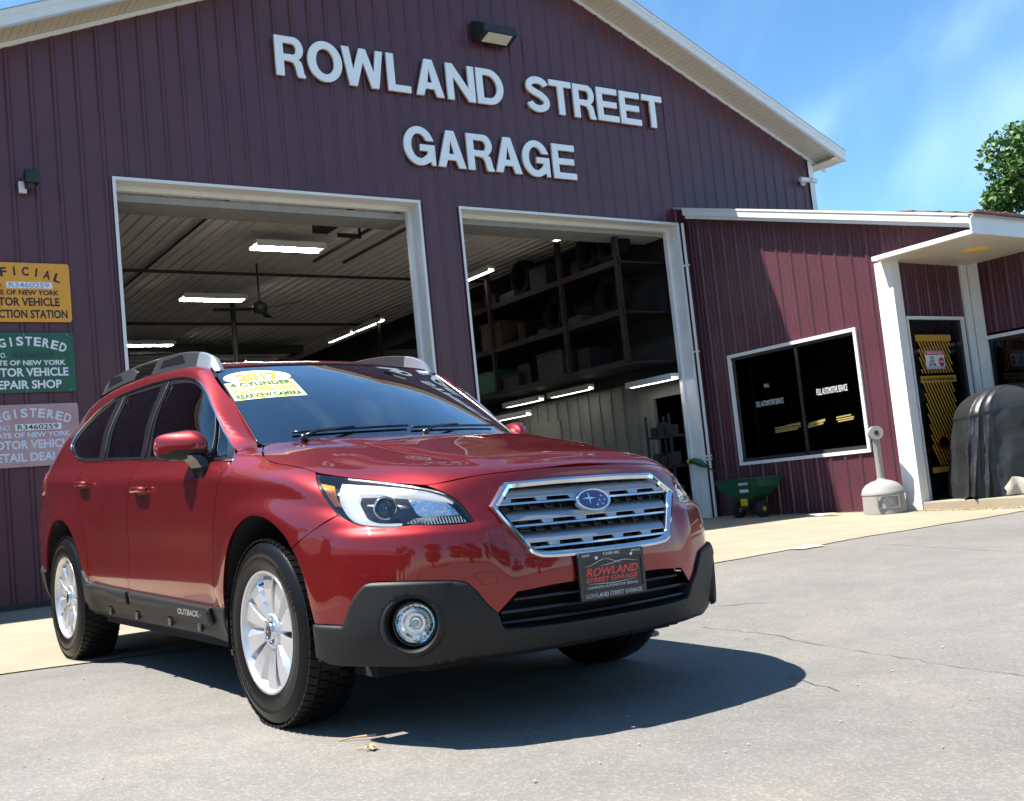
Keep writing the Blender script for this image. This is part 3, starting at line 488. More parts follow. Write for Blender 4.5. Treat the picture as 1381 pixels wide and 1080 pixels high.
for row in range(1, 5):
    for k in range(58):
        y = AY - .24 + k * .09 + (row % 2) * .045; x = -2.98 - row * .17; b.hexa([(x, y, zr(x)+.131), (x + .2, y, zr(x+.2)+.143), (x + .2, y + .085, zr(x+.2)+.143), (x, y + .085, zr(x)+.131), (x, y, zr(x)+.139), (x + .2, y, zr(x+.2)+.153), (x + .2, y + .085, zr(x+.2)+.153), (x, y + .085, zr(x)+.139)])
opart(b, 'shingle', M_['roofing'], kind='stuff')
b = MB(); b.box((-2.76, AY - .24, 3.185), (-2.74, 14, 3.385)); b.box((-2.755, AY - .24, 3.36), (-2.72, 14, 3.40)); opart(b, 'eave_fascia', M_['white'])
b = MB(); b.box((AX1 - .1, AY - .20, 3.19), (-2.76, AY - .16, 3.245)); b.box((AX1 - .1, AY - .16, 3.21), (-2.76, AY - .002, 3.24)); opart(b, 'canopy_edge_trim', M_['white'])
for k in range(16):
    y = AY - .16 + k * .33
    b = MB()
    for j in range(3): b.box((AX1 - .08, y + j * .11, 3.185), (-2.762, y + j * .11 + .102, 3.20))
    b.box((AX1 - .08, y, 3.195), (-2.762, y + .328, 3.205)); opart(b, 'soffit_strip', M_['soffit'])
# corner post, door wall, pilaster, window wall
b = MB(); b.box((AX1 - .20, AY - .035, ZB - .08), (AX1 + .035, AY - .022, 3.19)); b.box((AX1 + .022, AY - .022, ZB - .08), (AX1 + .035, AY + .13, 3.19)); opart(b, 'corner_trim', M_['white'])
PX = -4.1
def xw(b, y0, y1, z0, z1): ribbed(b, (PX, 0), (0, 1), (1, 0), y0, y1, lambda a: z0, lambda a: z1, 9.1)
b = MB(); xw(b, AY + .1, 9.215, ZB, 3.2); xw(b, 9.215, 10.375, 2.50, 3.2); xw(b, 10.375, 10.6, ZB, 3.2); opart(b, 'siding_panel', M_['siding'])
b = MB(); b.box((PX + .003, 10.46, ZB), (PX + .05, 10.64, 3.2)); b.box((PX, 10.60, ZB), (-3.90, 10.615, 3.2))
for k in range(4): b.box((PX + .05, 10.48 + k * .04, ZB), (PX + .056, 10.495 + k * .04, 3.2))
opart(b, 'pilaster', M_['white'])
b = MB(); ribbed(b, (0, 10.64), (1, 0), (0, -1), PX, -3.96, lambda a: ZB, lambda a: 3.2, -4.0); ribbed(b, (0, 10.64), (1, 0), (0, -1), -3.96, 1.0, lambda a: 2.25, lambda a: 3.2, -4.0); ribbed(b, (0, 10.64), (1, 0), (0, -1), -3.96, 1.0, lambda a: ZB, lambda a: .8, -4.0); opart(b, 'siding_panel', M_['siding'])
def window(x0, x1, z0, z1, y, nm='window', mull=(), glass='glass'):
    b = MB(); t = .045
    b.box((x0 - t, y - .03, z0 - t), (x1 + t, y + .01, z0)); b.box((x0 - t, y - .03, z1), (x1 + t, y + .01, z1 + t)); b.box((x0 - t, y - .03, z0), (x0, y + .01, z1)); b.box((x1, y - .03, z0), (x1 + t, y + .01, z1))
    f = opart(b, nm, M_['white']); b = MB(); b.box((x0, y + .022, z0), (x1, y + .027, z1)); b.v = [(p[0] + 5.7, p[1] - AY, p[2] - ZB) for p in b.v]; b.build('pane', M_[glass], f)
    b = MB()
    for m in mull: b.box((m - .02, y + .0, z0), (m + .02, y + .02, z1))
    b.box((x0, y + .028, z0 + .05), (x0 + .12, y + .04, z1)); b.box((x0, y + .0, z0), (x1, y + .02, z0 + .05)); b.box((x0, y, z1 - .04), (x1, y + .02, z1)); b.v = [(p[0] + 5.7, p[1] - AY, p[2] - ZB) for p in b.v]; b.build('sash', M_['dark'], f); return f
wf = window(WIN[0] + .045, WIN[1] - .045, WIN[2] + .045, WIN[3] - .045, AY - .003, mull=(-5.665,)); window(-3.91, .9, .85, 2.17, 10.637)
items = []
for s_, x, z, sz, w in (('FULL AUTOMOTIVE SERVICE', -6.235, 1.70, .075, .50), ('FULL AUTOMOTIVE SERVICE', -5.15, 1.73, .085, .50), ('PULL', -6.25, 1.94, .05, .09)):
    items.append((text_mesh(s_, sz, .0004, .0, width=w), frame((x + 5.7, .012 - .004, z - ZB), (1, 0, 0), (0, 0, 1)), 0))
join_texts('lettering', items, [M_['paper']], wf)
b = MB()
for (xa, za, xb, zb2) in ((-6.205, 1.325, -5.745, 1.335), (-6.205, 1.295, -5.745, 1.305), (-6.205, 1.268, -5.80, 1.278), (-6.0, 1.34, -5.745, 1.352), (-5.62, 1.30, -5.33, 1.335), (-5.62, 1.275, -5.36, 1.305), (-5.60, 1.325, -5.32, 1.352), (-5.14, 1.355, -4.90, 1.365), (-5.14, 1.325, -4.86, 1.335), (-5.12, 1.298, -4.87, 1.31)):
    b.hexa([(xa, AY - .0015, za), (xb, AY - .0015, zb2), (xb, AY + .001, zb2), (xa, AY + .001, za), (xa, AY - .0015, za + .018), (xb, AY - .0015, zb2 + .018), (xb, AY + .001, zb2 + .018), (xa, AY + .001, za + .018)])
b.v = [(p[0] + 5.7, p[1] - AY + .018, p[2] - ZB) for p in b.v]; b.build('yellow_stripe', mat('dull yellow tape', (.30, .235, .07), .6), wf, kind='stuff')
# office interior shell
b = MB(); b.box((WX, AY + 3.5, ZB), (1, AY + 3.6, 3.2)); b.box((WX, AY + .1, ZB - .05), (1, AY + 4, ZB + .02)); b.box((PX - 3.2, AY + .1, 2.75), (PX - .1, 13, 2.78)); b.box((PX + .1, 10.75, 2.75), (1, 13, 2.78)); b.box((PX-2.2, AY + .6, ZB), (PX-2.1, AY + 3.5, 2.7)); opart(b, 'office_room', mat('office wall', (.22, .24, .23), .8, var=.3, vscale=2))
b = MB(); b.box((.96, 10.64, ZB-.1), (1.0, 14, 3.2)); opart(b, 'end_wall', M_['siding'])
# door
dr = None
b = MB(); b.box((PX + .003, 9.19, ZB + .05), (PX + .045, 9.23, 2.50)); b.box((PX + .003, 10.36, ZB + .05), (PX + .045, 10.40, 2.50)); b.box((PX + .003, 9.23, 2.46), (PX + .045, 10.36, 2.50)); opart(b, 'door_frame', M_['white'])
b = MB(); b.box((PX - .03, 9.23, ZB + .05), (PX + .012, 9.36, 2.46)); b.box((PX - .03, 10.23, ZB + .05), (PX + .012, 10.36, 2.46)); b.box((PX - .03, 9.36, ZB + .05), (PX + .012, 10.23, .48)); b.box((PX - .03, 9.36, 2.33), (PX + .012, 10.23, 2.46)); dr = opart(b, 'door', M_['blackgloss'])
def dpart(b, n, m, **k): b.v = [(x + 5.7, y - AY, z - ZB) for x, y, z in b.v]; return b.build(n, m, dr, **k)
b = MB(); b.box((PX - .01, 9.36, .48), (PX - .004, 10.23, 2.33)); dpart(b, 'pane', M_['glass'])
b = MB(); b.rbox((PX + .02, 10.26, 1.0), (PX + .06, 10.29, 1.35), .008); dpart(b, 'handle', M_['steel'])
b = MB(); y0, y1 = 9.39, 10.10; x = PX + .0
def clipq(z0, z1, ya, yb, sl):
    pass
for band in ((1.78, 2.19), (.62, 1.66)):
    n = int((y1 - y0 + .35) / .058)
    for k in range(n):
        ya = y0 - .35 + k * .062; 
        za, zb2 = band
        # slanted yellow stripe, top leaning left; clipped to the poster
        steps = 8
        for s_ in range(steps):
            z0_ = za + (zb2 - za) * s_ / steps; z1_ = za + (zb2 - za) * (s_ + 1) / steps; f0 = (zb2 - z0_) * .5; f1 = (zb2 - z1_) * .5
            q = [ya + f0, ya + f0 + .030, ya + f1 + .030, ya + f1]
            if min(q) > y0 and max(q) < y1: b.add([(x, q[0], z0_), (x, q[1], z0_), (x, q[2], z1_), (x, q[3], z1_)], [(0, 1, 2, 3)])
for z0_, z1_ in ((2.19, 2.27), (1.66, 1.745), (.53, .60)): b.add([(x, y0 - .02, z0_), (x, y1 + .02, z0_), (x, y1 + .02, z1_), (x, y0 - .02, z1_)], [(0, 1, 2, 3)])
dpart(b, 'striped_poster', mat('caution yellow', (.5, .26, .03), .55), kind='stuff')
items = [(text_mesh('EMPLOYEES ONLY', .035, .0004, .02, width=.64), frame((PX + 5.7 + .003, .78, 2.23 - ZB), (0, 1, 0), (0, 0, 1)), 0), (text_mesh('ALL TRAFFIC TO FRONT COUNTER', .035, .0004, .02, width=.66), frame((PX + 5.7 + .003, .78, 1.70 - ZB), (0, 1, 0), (0, 0, 1)), 0)]
items = [(text_mesh('ALL TRAFFIC TO FRONT BUILDING', .035, .0004, .02, width=.66), frame((PX + 5.7 + .003, .785, 1.70 - ZB), (0, 1, 0), (0, 0, 1)), 0)]
join_texts('lettering', items, [M_['ink']], dr)
b = MB(); b.box((PX + .0012, 9.53, 1.83), (PX + .004, 9.92, 2.06)); dpart(b, 'door_sign', M_['paper'])
redm = mat('sign red', (.5, .03, .03), .5); b = MB(); b.box((PX + .005, 9.535, 2.01), (PX + .0055, 9.915, 2.055)); pts = arc(0, 0, .062, .062, 22.5, 382.5, 8)[:-1]; b.add([(PX + .0055, 9.85 + u, 1.92 + v) for u, v in pts], [tuple(range(8))]); dpart(b, 'sign_red', redm)
b = MB(); b.box((PX + .005, 9.535, 1.832), (PX + .0055, 9.915, 1.862)); dpart(b, 'sign_blue', M_['bluetxt'])
items = [(text_mesh(s_, sz, .0003, .02, width=w), frame((PX + 5.7 + .007, y - AY, z - ZB), (0, 1, 0), (0, 0, 1)), mi) for s_, sz, w, y, z, mi in (('DO', .035, .07, 9.66, 1.975, 0), ('NOT', .035, .10, 9.66, 1.93, 0), ('ENTER', .035, .15, 9.66, 1.885, 0), ('STOP', .028, .09, 9.85, 1.92, 1), ('EMPLOYEES ONLY', .02, .32, 9.725, 1.847, 1), ('RESTRICTED AREA', .025, .32, 9.725, 2.032, 1))]
join_texts('sign_lettering', items, [M_['ink'], M_['paper']], dr)
b = MB(); pts = arc(0, 0, .13, .10, 0, 360, 24)[:-1]; b.add([(PX + .004, 9.68 + u, .89 + v) for u, v in pts], [tuple(range(24))]); pts = arc(0, 0, .11, .08, 0, 360, 24)[:-1]; b.add([(PX + .006, 9.68 + u, .89 + v) for u, v in pts], [tuple(range(24))], 1); dpart(b, 'oval_sticker', [redm, M_['blackgloss']])
b = MB(); b.lathe([(0, 0), (.14, 0), (.155, .012), (.17, .012), (.17, .02)], 28, Matrix.Translation((-3.35, 9.72, 3.17))); opart(b, 'recessed_light', M_['amberlight'], angle=40)
# porch slab with litter
b = MB(); b.rbox((PX + .08, AY - .02, ZB - .1), (-2.45, 14, ZB + .055), .012); tag(b.build('porch_slab', M_['concrete']), 'low concrete slab in front of the office door', 'slab')
def leafbits(name, n, fn, m, s0, s1, lab=None):
    b = MB()
    for i in range(n):
        x, y, z = fn(); s = random.uniform(s0, s1); a = random.uniform(0, 6.28); t1 = random.uniform(-.6, .6); c, q = math.cos(a), math.sin(a); P = []
        for u, v in ((-1, 0), (-.2, .45), (.6, .35), (1, 0), (.5, -.4), (-.3, -.4)): P.append((x + s * (u*c - v*q), y + s * (u*q + v*c), z + .003 + s * abs(v) * t1 + s * .25 * abs(u) * random.random()))
        b.add(P, [(0, 1, 2, 3, 4, 5)])
    o = b.build(name, m, kind='stuff'); return o
o = leafbits('leaf_litter', 900, lambda: (lambda x, y: (x, y, gz(x, y) + .008))(random.gauss(-2.42, .09) if random.random() < .55 else random.uniform(-4.3, -2.6), 0) if False else (lambda x, y: (x, y, gz(x, y) + .008))(*( (random.gauss(-2.36, .07), random.uniform(8.6, 12)) if random.random() < .5 else (random.uniform(-4.6, -2.4), AY - .06 - abs(random.gauss(0, .09))))), M_['dry'], .012, .035)
tag(o, 'dry brown leaves and grit gathered along the porch slab', 'leaves')
o = leafbits('wall_debris', 700, lambda: (lambda x, y: (x, y, gz(x, y) + .008))(*((WX + .05 + abs(random.gauss(0, .05)), random.choice([random.uniform(-1.5, .6), random.uniform(4.4, 4.95)])) if random.random() < .45 else (random.uniform(-7.3, -4.2), AY - .03 - abs(random.gauss(0, .05))))), M_['dry'], .008, .022)
tag(o, 'thin line of dirt and dead leaves along the foot of the maroon walls', 'debris')
# ---------------------------------------------------------------- cigarette receptacle
x, y = -4.30, 8.62; t = thing('cigarette_receptacle', 'grey plastic smoking receptacle with a tall neck beside the white post', 'ash bin', (x, y, gz(x, y)))
b = MB(); b.lathe([(0, 0), (.235, 0), (.25, .01), (.245, .235), (.252, .24), (.252, .265), (.245, .275), (.235, .31), (.19, .36), (.12, .395), (.06, .41), (.045, .43)], 44); b.build('base', M_['grey'], t, angle=35)
b = MB(); b.lathe([(.045, .40), (.040, .9), (.05, .92)], 20)
for k in range(6): a = k * 1.047; b.box((.040*math.cos(a) - .004, .040*math.sin(a) - .004, .42), (.040*math.cos(a) + .004, .040*math.sin(a) + .004, .9))
b.build('neck', M_['grey'], t, angle=35)
d = Vector((.75, -.66, 0)).normalized(); b = MB(); b.tube([Vector((0, 0, .985)) - d * .07, Vector((0, 0, .985)) + d * .075], .083, 28); b.build('head', M_['grey'], t, angle=40)
b = MB(); c_ = Vector((0, 0, .985)) + d * .077; b.tube([c_ - d * .002, c_ + d * .0015], .028, 20); b.build('opening', M_['black'], t)
b = MB(); fr_ = frame(Vector((0, 0, .15)) + d * .247, (d.y * -1, d.x, 0), (0, 0, 1))
for lo, hi in (((-.13, -.075, -.01), (.13, -.065, .006)), ((-.13, .065, -.01), (.13, .075, .006)), ((-.13, -.065, -.02), (-.12, .065, .006)), ((.12, -.065, -.02), (.13, .065, .006))): 
    q = MB().box(lo, hi); b.add([fr_ @ Vector(v) for v in q.v], q.f)
for r0 in (.05, .034): q = MB().lathe([(r0, 0), (r0, .008), (r0 - .008, .008), (r0 - .008, 0)], 20); b.add([fr_ @ Vector(v) for v in q.v], q.f)
q = MB().box((-.03, -.006, 0), (.03, .006, .008)); b.add([fr_ @ Matrix.Rotation(.7, 4, 'Z') @ Vector(v) for v in q.v], q.f); b.build('embossed_badge', M_['grey'], t)
# ---------------------------------------------------------------- broadcast spreader
x, y = -6.45, 8.58; t = thing('lawn_spreader', 'green push lawn spreader parked against the maroon wall', 'spreader', (x, y, gz(x, y)))
b = MB(); prof = [((.30, .20), .52), ((.40, .28), .56)]
def hop(z, w, d_): return [(-w, -d_, z), (w, -d_, z), (w, d_, z), (-w, d_, z)]
L = [hop(.24, .10, .08), hop(.30, .24, .14), hop(.42, .37, .21), hop(.53, .39, .24), hop(.53, .41, .26), hop(.545, .41, .26), hop(.545, .38, .23), hop(.42, .355, .20), hop(.31, .2, .1)]
vs = [p for l in L for p in l]; fs = [(4*i+k, 4*i+(k+1)%4, 4*i+4+(k+1)%4, 4*i+4+k) for i in range(len(L)-1) for k in range(4)] + [(0, 3, 2, 1), (32, 33, 34, 35)]
b.add(vs, fs); b.build('hopper', M_['green'], t)
for sx in (-.22, .22):
    b = MB(); b.lathe([(.02, -.03), (.10, -.03), (.115, -.02), (.115, .02), (.10, .03), (.02, .03)], 28, Matrix.Translation((sx, .0, .115)) @ Matrix.Rotation(math.pi/2, 4, 'Y'), close=True)
    for k in range(16): a = k * .3927; b.box((sx - .03, .115*math.cos(a) - .008, .115 + .115*math.sin(a) - .008), (sx + .03, .115*math.cos(a) + .008, .115 + .115*math.sin(a) + .008))
    w = b.build('wheel', M_['rubber'], t, angle=40); b = MB(); b.lathe([(0, -.035), (.035, -.034), (.035, .034), (0, .035)], 14, Matrix.Translation((sx, 0, .115)) @ Matrix.Rotation(math.pi/2, 4, 'Y')); b.build('hub', M_['yellow'], w)
b = MB(); b.tube([(-.2, 0, .115), (.2, 0, .115)], .012); b.box((-.06, -.1, .13), (.06, -.02, .25)); b.tube([(-.05, .1, .2), (-.06, .25, .02)], .012); b.tube([(.05, .1, .2), (.06, .25, .02)], .012); b.build('axle_frame', M_['dark'], t)
b = MB(); b.rbox((-.06, -.125, .17), (.06, -.1, .27), .008); b.build('gear_plate', M_['yellow'], t)
b = MB(); b.tube([(-.30, .16, .35), (-.6, .12, .62), (-.9, .1, .78)], .012); b.tube([(-.3, .16, .35), (-.42, .2, .1), (-.45, .2, .01)], .011); b.build('handle_bar', M_['dark'], t)
b = MB(); b.tube([(-.88, .1, .77), (-.98, .095, .83), (-1.08, .09, .86), (-1.18, .09, .865)], [.025, .05, .05, .03], 14); b.build('grip_housing', M_['green'], t, smooth=True)
b = MB(); b.tube([(-1.18, .09, .865), (-1.22, .09, .864)], .034, 14); b.build('grip_ring', M_['yellow'], t); b = MB(); b.tube([(-1.22, .09, .864), (-1.38, .09, .855)], .02, 12); b.build('grip', M_['black'], t)
join_texts('lettering', [(text_mesh('lawn', .05, .001, .01, width=.13), frame((.16, -.232, .47), (1, 0, 0), (0, .1, 1)), 0), (text_mesh('care', .06, .001, .01, width=.14), frame((.14, -.222, .38), (1, 0, 0), (0, .25, 1)), 0)], [M_['paper']], t) if False else None
b = MB(); b2 = MB()
for k in range(5):
    b.hexa([(.06 + k*.035, -.247, .455), (.075 + k*.035, -.247, .455), (.075 + k*.035, -.24, .455), (.06 + k*.035, -.24, .455), (.068 + k*.035, -.25, .49), (.083 + k*.035, -.25, .49), (.083 + k*.035, -.243, .49), (.068 + k*.035, -.243, .49)])
    b2.hexa([(.05 + k*.032, -.222, .355), (.072 + k*.032, -.222, .355), (.072 + k*.032, -.214, .355), (.05 + k*.032, -.214, .355), (.056 + k*.032, -.238, .40), (.078 + k*.032, -.238, .40), (.078 + k*.032, -.23, .40), (.056 + k*.032, -.23, .40)])
b.build('white_marking', M_['paper'], t); b2.build('white_marking', M_['paper'], t)
# grey conduit down the inner corner, flattened cardboard, leaf and paper
b = MB(); b.tube([(WX + .07, AY - .13, ZB + .02), (WX + .07, AY - .13, 4.55)], .022, 8)
for z in (1.0, 1.05, 2.6, 3.9): b.box((WX + .03, AY - .16, z), (WX + .1, AY - .1, z + .025))
tag(b.build('downpipe', M_['white']), 'thin white pipe running up the inner corner of the walls', 'pipe')
b = MB(); cx, cy = -5.12, 8.45
pts = [(-.25, -.05), (-.1, .06), (.12, .08), (.26, .02), (.2, -.07), (.0, -.05), (-.12, -.10)]
b.add([(cx + u, cy + v, gz(cx + u, cy + v) + .012 + .03 * abs(math.sin(u * 9))) for u, v in pts] + [(cx, cy, gz(cx, cy) + .035)], [(i, (i + 1) % 7, 7) for i in range(7)]); tag(b.build('paper_scrap', M_['soffit']), 'crumpled tan paper scrap at the foot of the maroon wall', 'litter')
b = MB(); cx, cy = -2.36, 4.95
pts = [(-.05, -.14), (.06, -.1), (.05, .02), (.08, .15), (-.02, .2), (-.07, .05)]
b.add([(cx + u, cy + v, gz(cx + u, cy + v) + .010) for u, v in pts] + [(cx, cy, gz(cx, cy) + .03)], [(i, (i + 1) % 6, 6) for i in range(6)]); tag(b.build('paper_scrap', M_['soffit']), 'flat pale paper scrap at the edge of the concrete and asphalt', 'litter')
b = MB(); cx, cy = .67, -.78; z = gz(cx, cy)
for a, l in ((0, .033), (.9, .03), (-.9, .03), (2.2, .022), (-2.2, .022)):
    c, s_ = math.cos(a + .9), math.sin(a + .9); b.add([(cx, cy, z + .012), (cx + c*l*.5 - s_*l*.28, cy + s_*l*.5 + c*l*.28, z + .022), (cx + c*l, cy + s_*l, z + .008), (cx + c*l*.5 + s_*l*.28, cy + s_*l*.5 - c*l*.28, z + .016)], [(0, 1, 2, 3)])
b.tube([(cx, cy, z + .012), (cx - .04, cy - .03, z + .006)], .002, 5); tag(b.build('dry_leaf', M_['dry']), 'single dry orange leaf lying on the asphalt in front of the car', 'leaf')
b = MB(); b.tube([(.47, -.80, gz(.47, -.80) + .004), (.50, -.75, gz(.50, -.75) + .012), (.545, -.69, gz(.545, -.69) + .016)], [.003, .003, .005], 6); tag(b.build('twig', M_['dry']), 'short pale twig on the asphalt beside the front wheel', 'twig')
o = leafbits('grit', 240, lambda: (lambda x, y: (x, y, gz(x, y) + .003))(random.uniform(-2.2, 3.2), random.uniform(-2.0, 6)), M_['dry'], .003, .011); tag(o, 'scattered grit and leaf crumbs on the asphalt', 'grit')
# ---------------------------------------------------------------- covered barbecue
x, y = -3.06, 9.86; GCT = thing('covered_grill', 'bulky object under a dark grey tarp beside the office door', 'covered grill', (x, y, ZB + .055), (0, 0, math.radians(-37)))
def tarp():
    nA, nZ = 260, 110; vs = []
    for j in range(nZ + 1):
        v = j / nZ
        for i in range(nA):
            a = 2 * math.pi * i / nA; c, s_ = math.cos(a), math.sin(a)
            # rounded box plan, wide along y; domed top
            e = .26; rx = .33; ry = .80
            px = rx * abs(c) ** e * (1 if c >= 0 else -1); py = ry * abs(s_) ** e * (1 if s_ >= 0 else -1)
            H = 1.33 - .12 * abs(py / ry) ** 1.6
            if v < .30:
                q = v / .30; k = math.sin(q * math.pi / 2) ** .9; X = px * k; Y = py * k; Z = 1.30 - (1.30 - (H - .16)) * (1 - math.cos(q * math.pi / 2)) * 1.0 - .12 * k ** 6
                fold = .02 * q * (.5 - abs(math.sin(a * 7 + 2.2 * math.sin(a * 2.0)))) ; Z += .022 * q * (.5 - abs(math.sin(a * 4 + 7 * q + math.sin(a * 3)))) * (1 - q)
            else:
                q = (v - .30) / .70; top = 1.30 - (1.30 - (H - .16)) - .12; Z = top * (1 - q) + .015 * q + .02 * math.sin(a * 5) * q; fl = 1 + .10 * q + .08 * q * abs(c * s_) * 2; X = px * fl; Y = py * (fl + .05 * q)
                w1 = a * 7 + 2.2 * math.sin(a * 2.0) + q * .9; w2 = a * 13 + 1.7 * math.sin(a * 3.1) - q * 1.6; fold = (.02 + .06 * q) * (.5 - abs(math.sin(w1)) ** .7) + (.012 + .02 * q) * (.5 - abs(math.sin(w2)) ** .6) + .014 * (.5 - abs(math.sin(q * 6 + a * 2.5 + math.sin(a * 5))))
            n = Vector((c / rx, s_ / ry)).normalized(); X += n.x * fold; Y += n.y * fold
            rg = noise.ridged_multi_fractal(Vector((X * 1.5, Y * 1.5 + 3, Z * 1.1)) , .9, 2.1, 4, 1.0, 2.0, noise_basis='PERLIN_ORIGINAL') - 1.0; am = .030 * min(1, .35 + v); X += n.x * rg * am; Y += n.y * rg * am; Z += .016 * rg * (1 - min(1, v / .4))
            vs.append((X, Y, Z))
    fs = [(j*nA+i, (j+1)*nA+i, (j+1)*nA+(i+1)%nA, j*nA+(i+1)%nA) for j in range(nZ) for i in range(nA)]
    b = MB(); b.add(vs, fs); return recalc(b.build('tarp', M_['tarp'], GCT, smooth=True))
tarp()
b = MB(); 
for k in range(14):
    pass
hemm = mat('tarp underside', (.42, .38, .30), .6, var=.1); vs = []
for i in range(41):
    u = -.55 + i * .034; xx = .415 + .02 * math.sin(i * 1.1); top = .19 + .03 * math.sin(i * .45) + (.0 if i > 3 else -.03 * (3 - i)); vs += [(xx + .015, u, .015), (xx + .03, u + .01, top * .6), (xx - .005, u, top)]
b.add(vs, [(3*i+k, 3*i+3+k, 3*i+4+k, 3*i+1+k) for i in range(40) for k in range(2)]); b.build('folded_hem', hemm, GCT, smooth=True)
b = MB(); b.add([(.395, -.22, .82), (.395, -.02, .83), (.395, -.05, .70), (.395, -.12, .67), (.395, -.18, .74), (.415, -.22, .822), (.418, -.02, .832)], [(0, 1, 2, 3, 4), (0, 5, 6, 1)]); b.build('vent_flap', M_['black'], GCT)
b = MB(); b.box((-.24, -.62, .02), (.24, .62, .75)); b.box((-.2, -.4, .75), (.2, .4, 1.05)); b.build('grill_body', M_['dark'], GCT)
# ---------------------------------------------------------------- trees
def leaf_cloud(centres, n, size, m, parent, nm='crown'):
    cs = np.array([c[:3] for c in centres]); rr = np.array([c[3] for c in centres]); w = rr ** 2; w /= w.sum(); idx = RNG.choice(len(cs), n, p=w)
    d = RNG.normal(size=(n, 3)); d /= np.linalg.norm(d, axis=1)[:, None]; r = RNG.random(n) ** .45; P = cs[idx] + d * (rr[idx] * r)[:, None] * np.array([1, 1, .8])
    a = RNG.normal(size=(n, 3)); a /= np.linalg.norm(a, axis=1)[:, None]; bb = np.cross(a, RNG.normal(size=(n, 3))); bb /= np.linalg.norm(bb, axis=1)[:, None]; s = size * RNG.uniform(.6, 1.4, n)[:, None]
    V = np.stack([P - a * s, P + bb * s * .55, P + a * s, P - bb * s * .55], 1).reshape(-1, 3); me = bpy.data.meshes.new(nm); F_ = np.arange(4 * n).reshape(-1, 4)
    me.from_pydata(V.tolist(), [], F_.tolist()); me.materials.append(m); me.update(); return link(nm, me, parent)
def tree(x, y, h, r, lab, n=9000, m='leaf', size=.12, group=None, seed=1, z0=None, bushy=1.0):
    rr = random.Random(seed); t = thing('tree', lab, 'tree', (x, y, -.3 if z0 is None else z0), group=group); cz = h - r * .9; cl = []
    b = MB(); b.tube([(0, 0, 0), (.1, .05, h * .3), (0, .1, h * .55), (.1, 0, h * .85)], [r * .09, r * .07, r * .05, r * .015], 10)
    for k in range(26):
        a = rr.uniform(0, 6.28); e = rr.uniform(-.75, 1); q = rr.uniform(.45, .95); c = Vector((math.cos(a) * r * q * math.sqrt(max(.05, 1 - e * e * .8)), math.sin(a) * r * q * math.sqrt(max(.05, 1 - e * e * .8)), cz + e * r * .95)); cl.append((*c, r * rr.uniform(.20, .36) * bushy))
        if k < 12: b.tube([(0, .05, h * rr.uniform(.3, .6)), c * .5 + Vector((0, 0, c.z * .12)), c], [r * .03, r * .02, r * .006], 6)
    b.build('trunk', M_['bark'], t, smooth=True); leaf_cloud(cl, n, size, M_[m], t); return t

# ================================================================ the car
def car_paint():
    m = mat('red car paint', (.225, .008, .008), .41, metal=.8, coat=1.0); nt = m.node_tree; b = nt.nodes['Principled BSDF']
    t = nt.nodes.new('ShaderNodeTexCoord'); n = nt.nodes.new('ShaderNodeTexVoronoi'); n.inputs['Scale'].default_value = 900; nt.links.new(t.outputs['Object'], n.inputs[0])
    u = nt.nodes.new('ShaderNodeBump'); u.inputs['Strength'].default_value = .06; u.inputs['Distance'].default_value = .001; nt.links.new(n.outputs['Color'], u.inputs['Height']); nt.links.new(u.outputs[0], b.inputs['Normal']); return m
PAINT = car_paint(); CLAD = mat('dark textured cladding', (.010, .0105, .0115), .5, spec=.35, bump=.12, bscale=400, var=.06, vscale=3); TRIM = mat('gloss black trim', (.012, .012, .014), .22); CHROME = mat('chrome', (.72, .74, .76), .07, 1); SILVER = mat('satin silver', (.42, .44, .47), .32, .85)
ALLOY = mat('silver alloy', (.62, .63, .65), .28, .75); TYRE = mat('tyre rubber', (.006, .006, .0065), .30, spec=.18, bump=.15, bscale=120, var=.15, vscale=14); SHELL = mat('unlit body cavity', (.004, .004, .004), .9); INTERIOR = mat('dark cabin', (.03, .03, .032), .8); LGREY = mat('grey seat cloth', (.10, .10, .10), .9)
AMBER = mat('amber reflector', (.9, .28, .02), .15, emit=None); WHITEL = mat('lit running light guide', (.92, .93, .94), .25, coat=.5, emit=(1, 1, 1, .22)); HOUSE = mat('lamp housing', (.015, .015, .018), .2); BLUE = mat('badge blue', (.01, .025, .16), .15, coat=1); REDL = mat('tail lamp red', (.35, .01, .01), .1, coat=1)
RAIL = mat('grey roof rail', (.022, .024, .026), .5, spec=.3); RAILS = mat('silver rail cap', (.26, .28, .31), .35, .5)
CAR = thing('parked_car', 'dark red estate car with roof rails parked nose-out before the two bays', 'car')
Mcar = Matrix(((.997662, -.060551, .031683, 0), (.059839, .997944, .022954, 0), (-.033008, -.021005, .999234, 0), (0, 0, 0, 1)))
CAR.rotation_mode = 'QUATERNION'; CAR.rotation_quaternion = Mcar.to_quaternion()
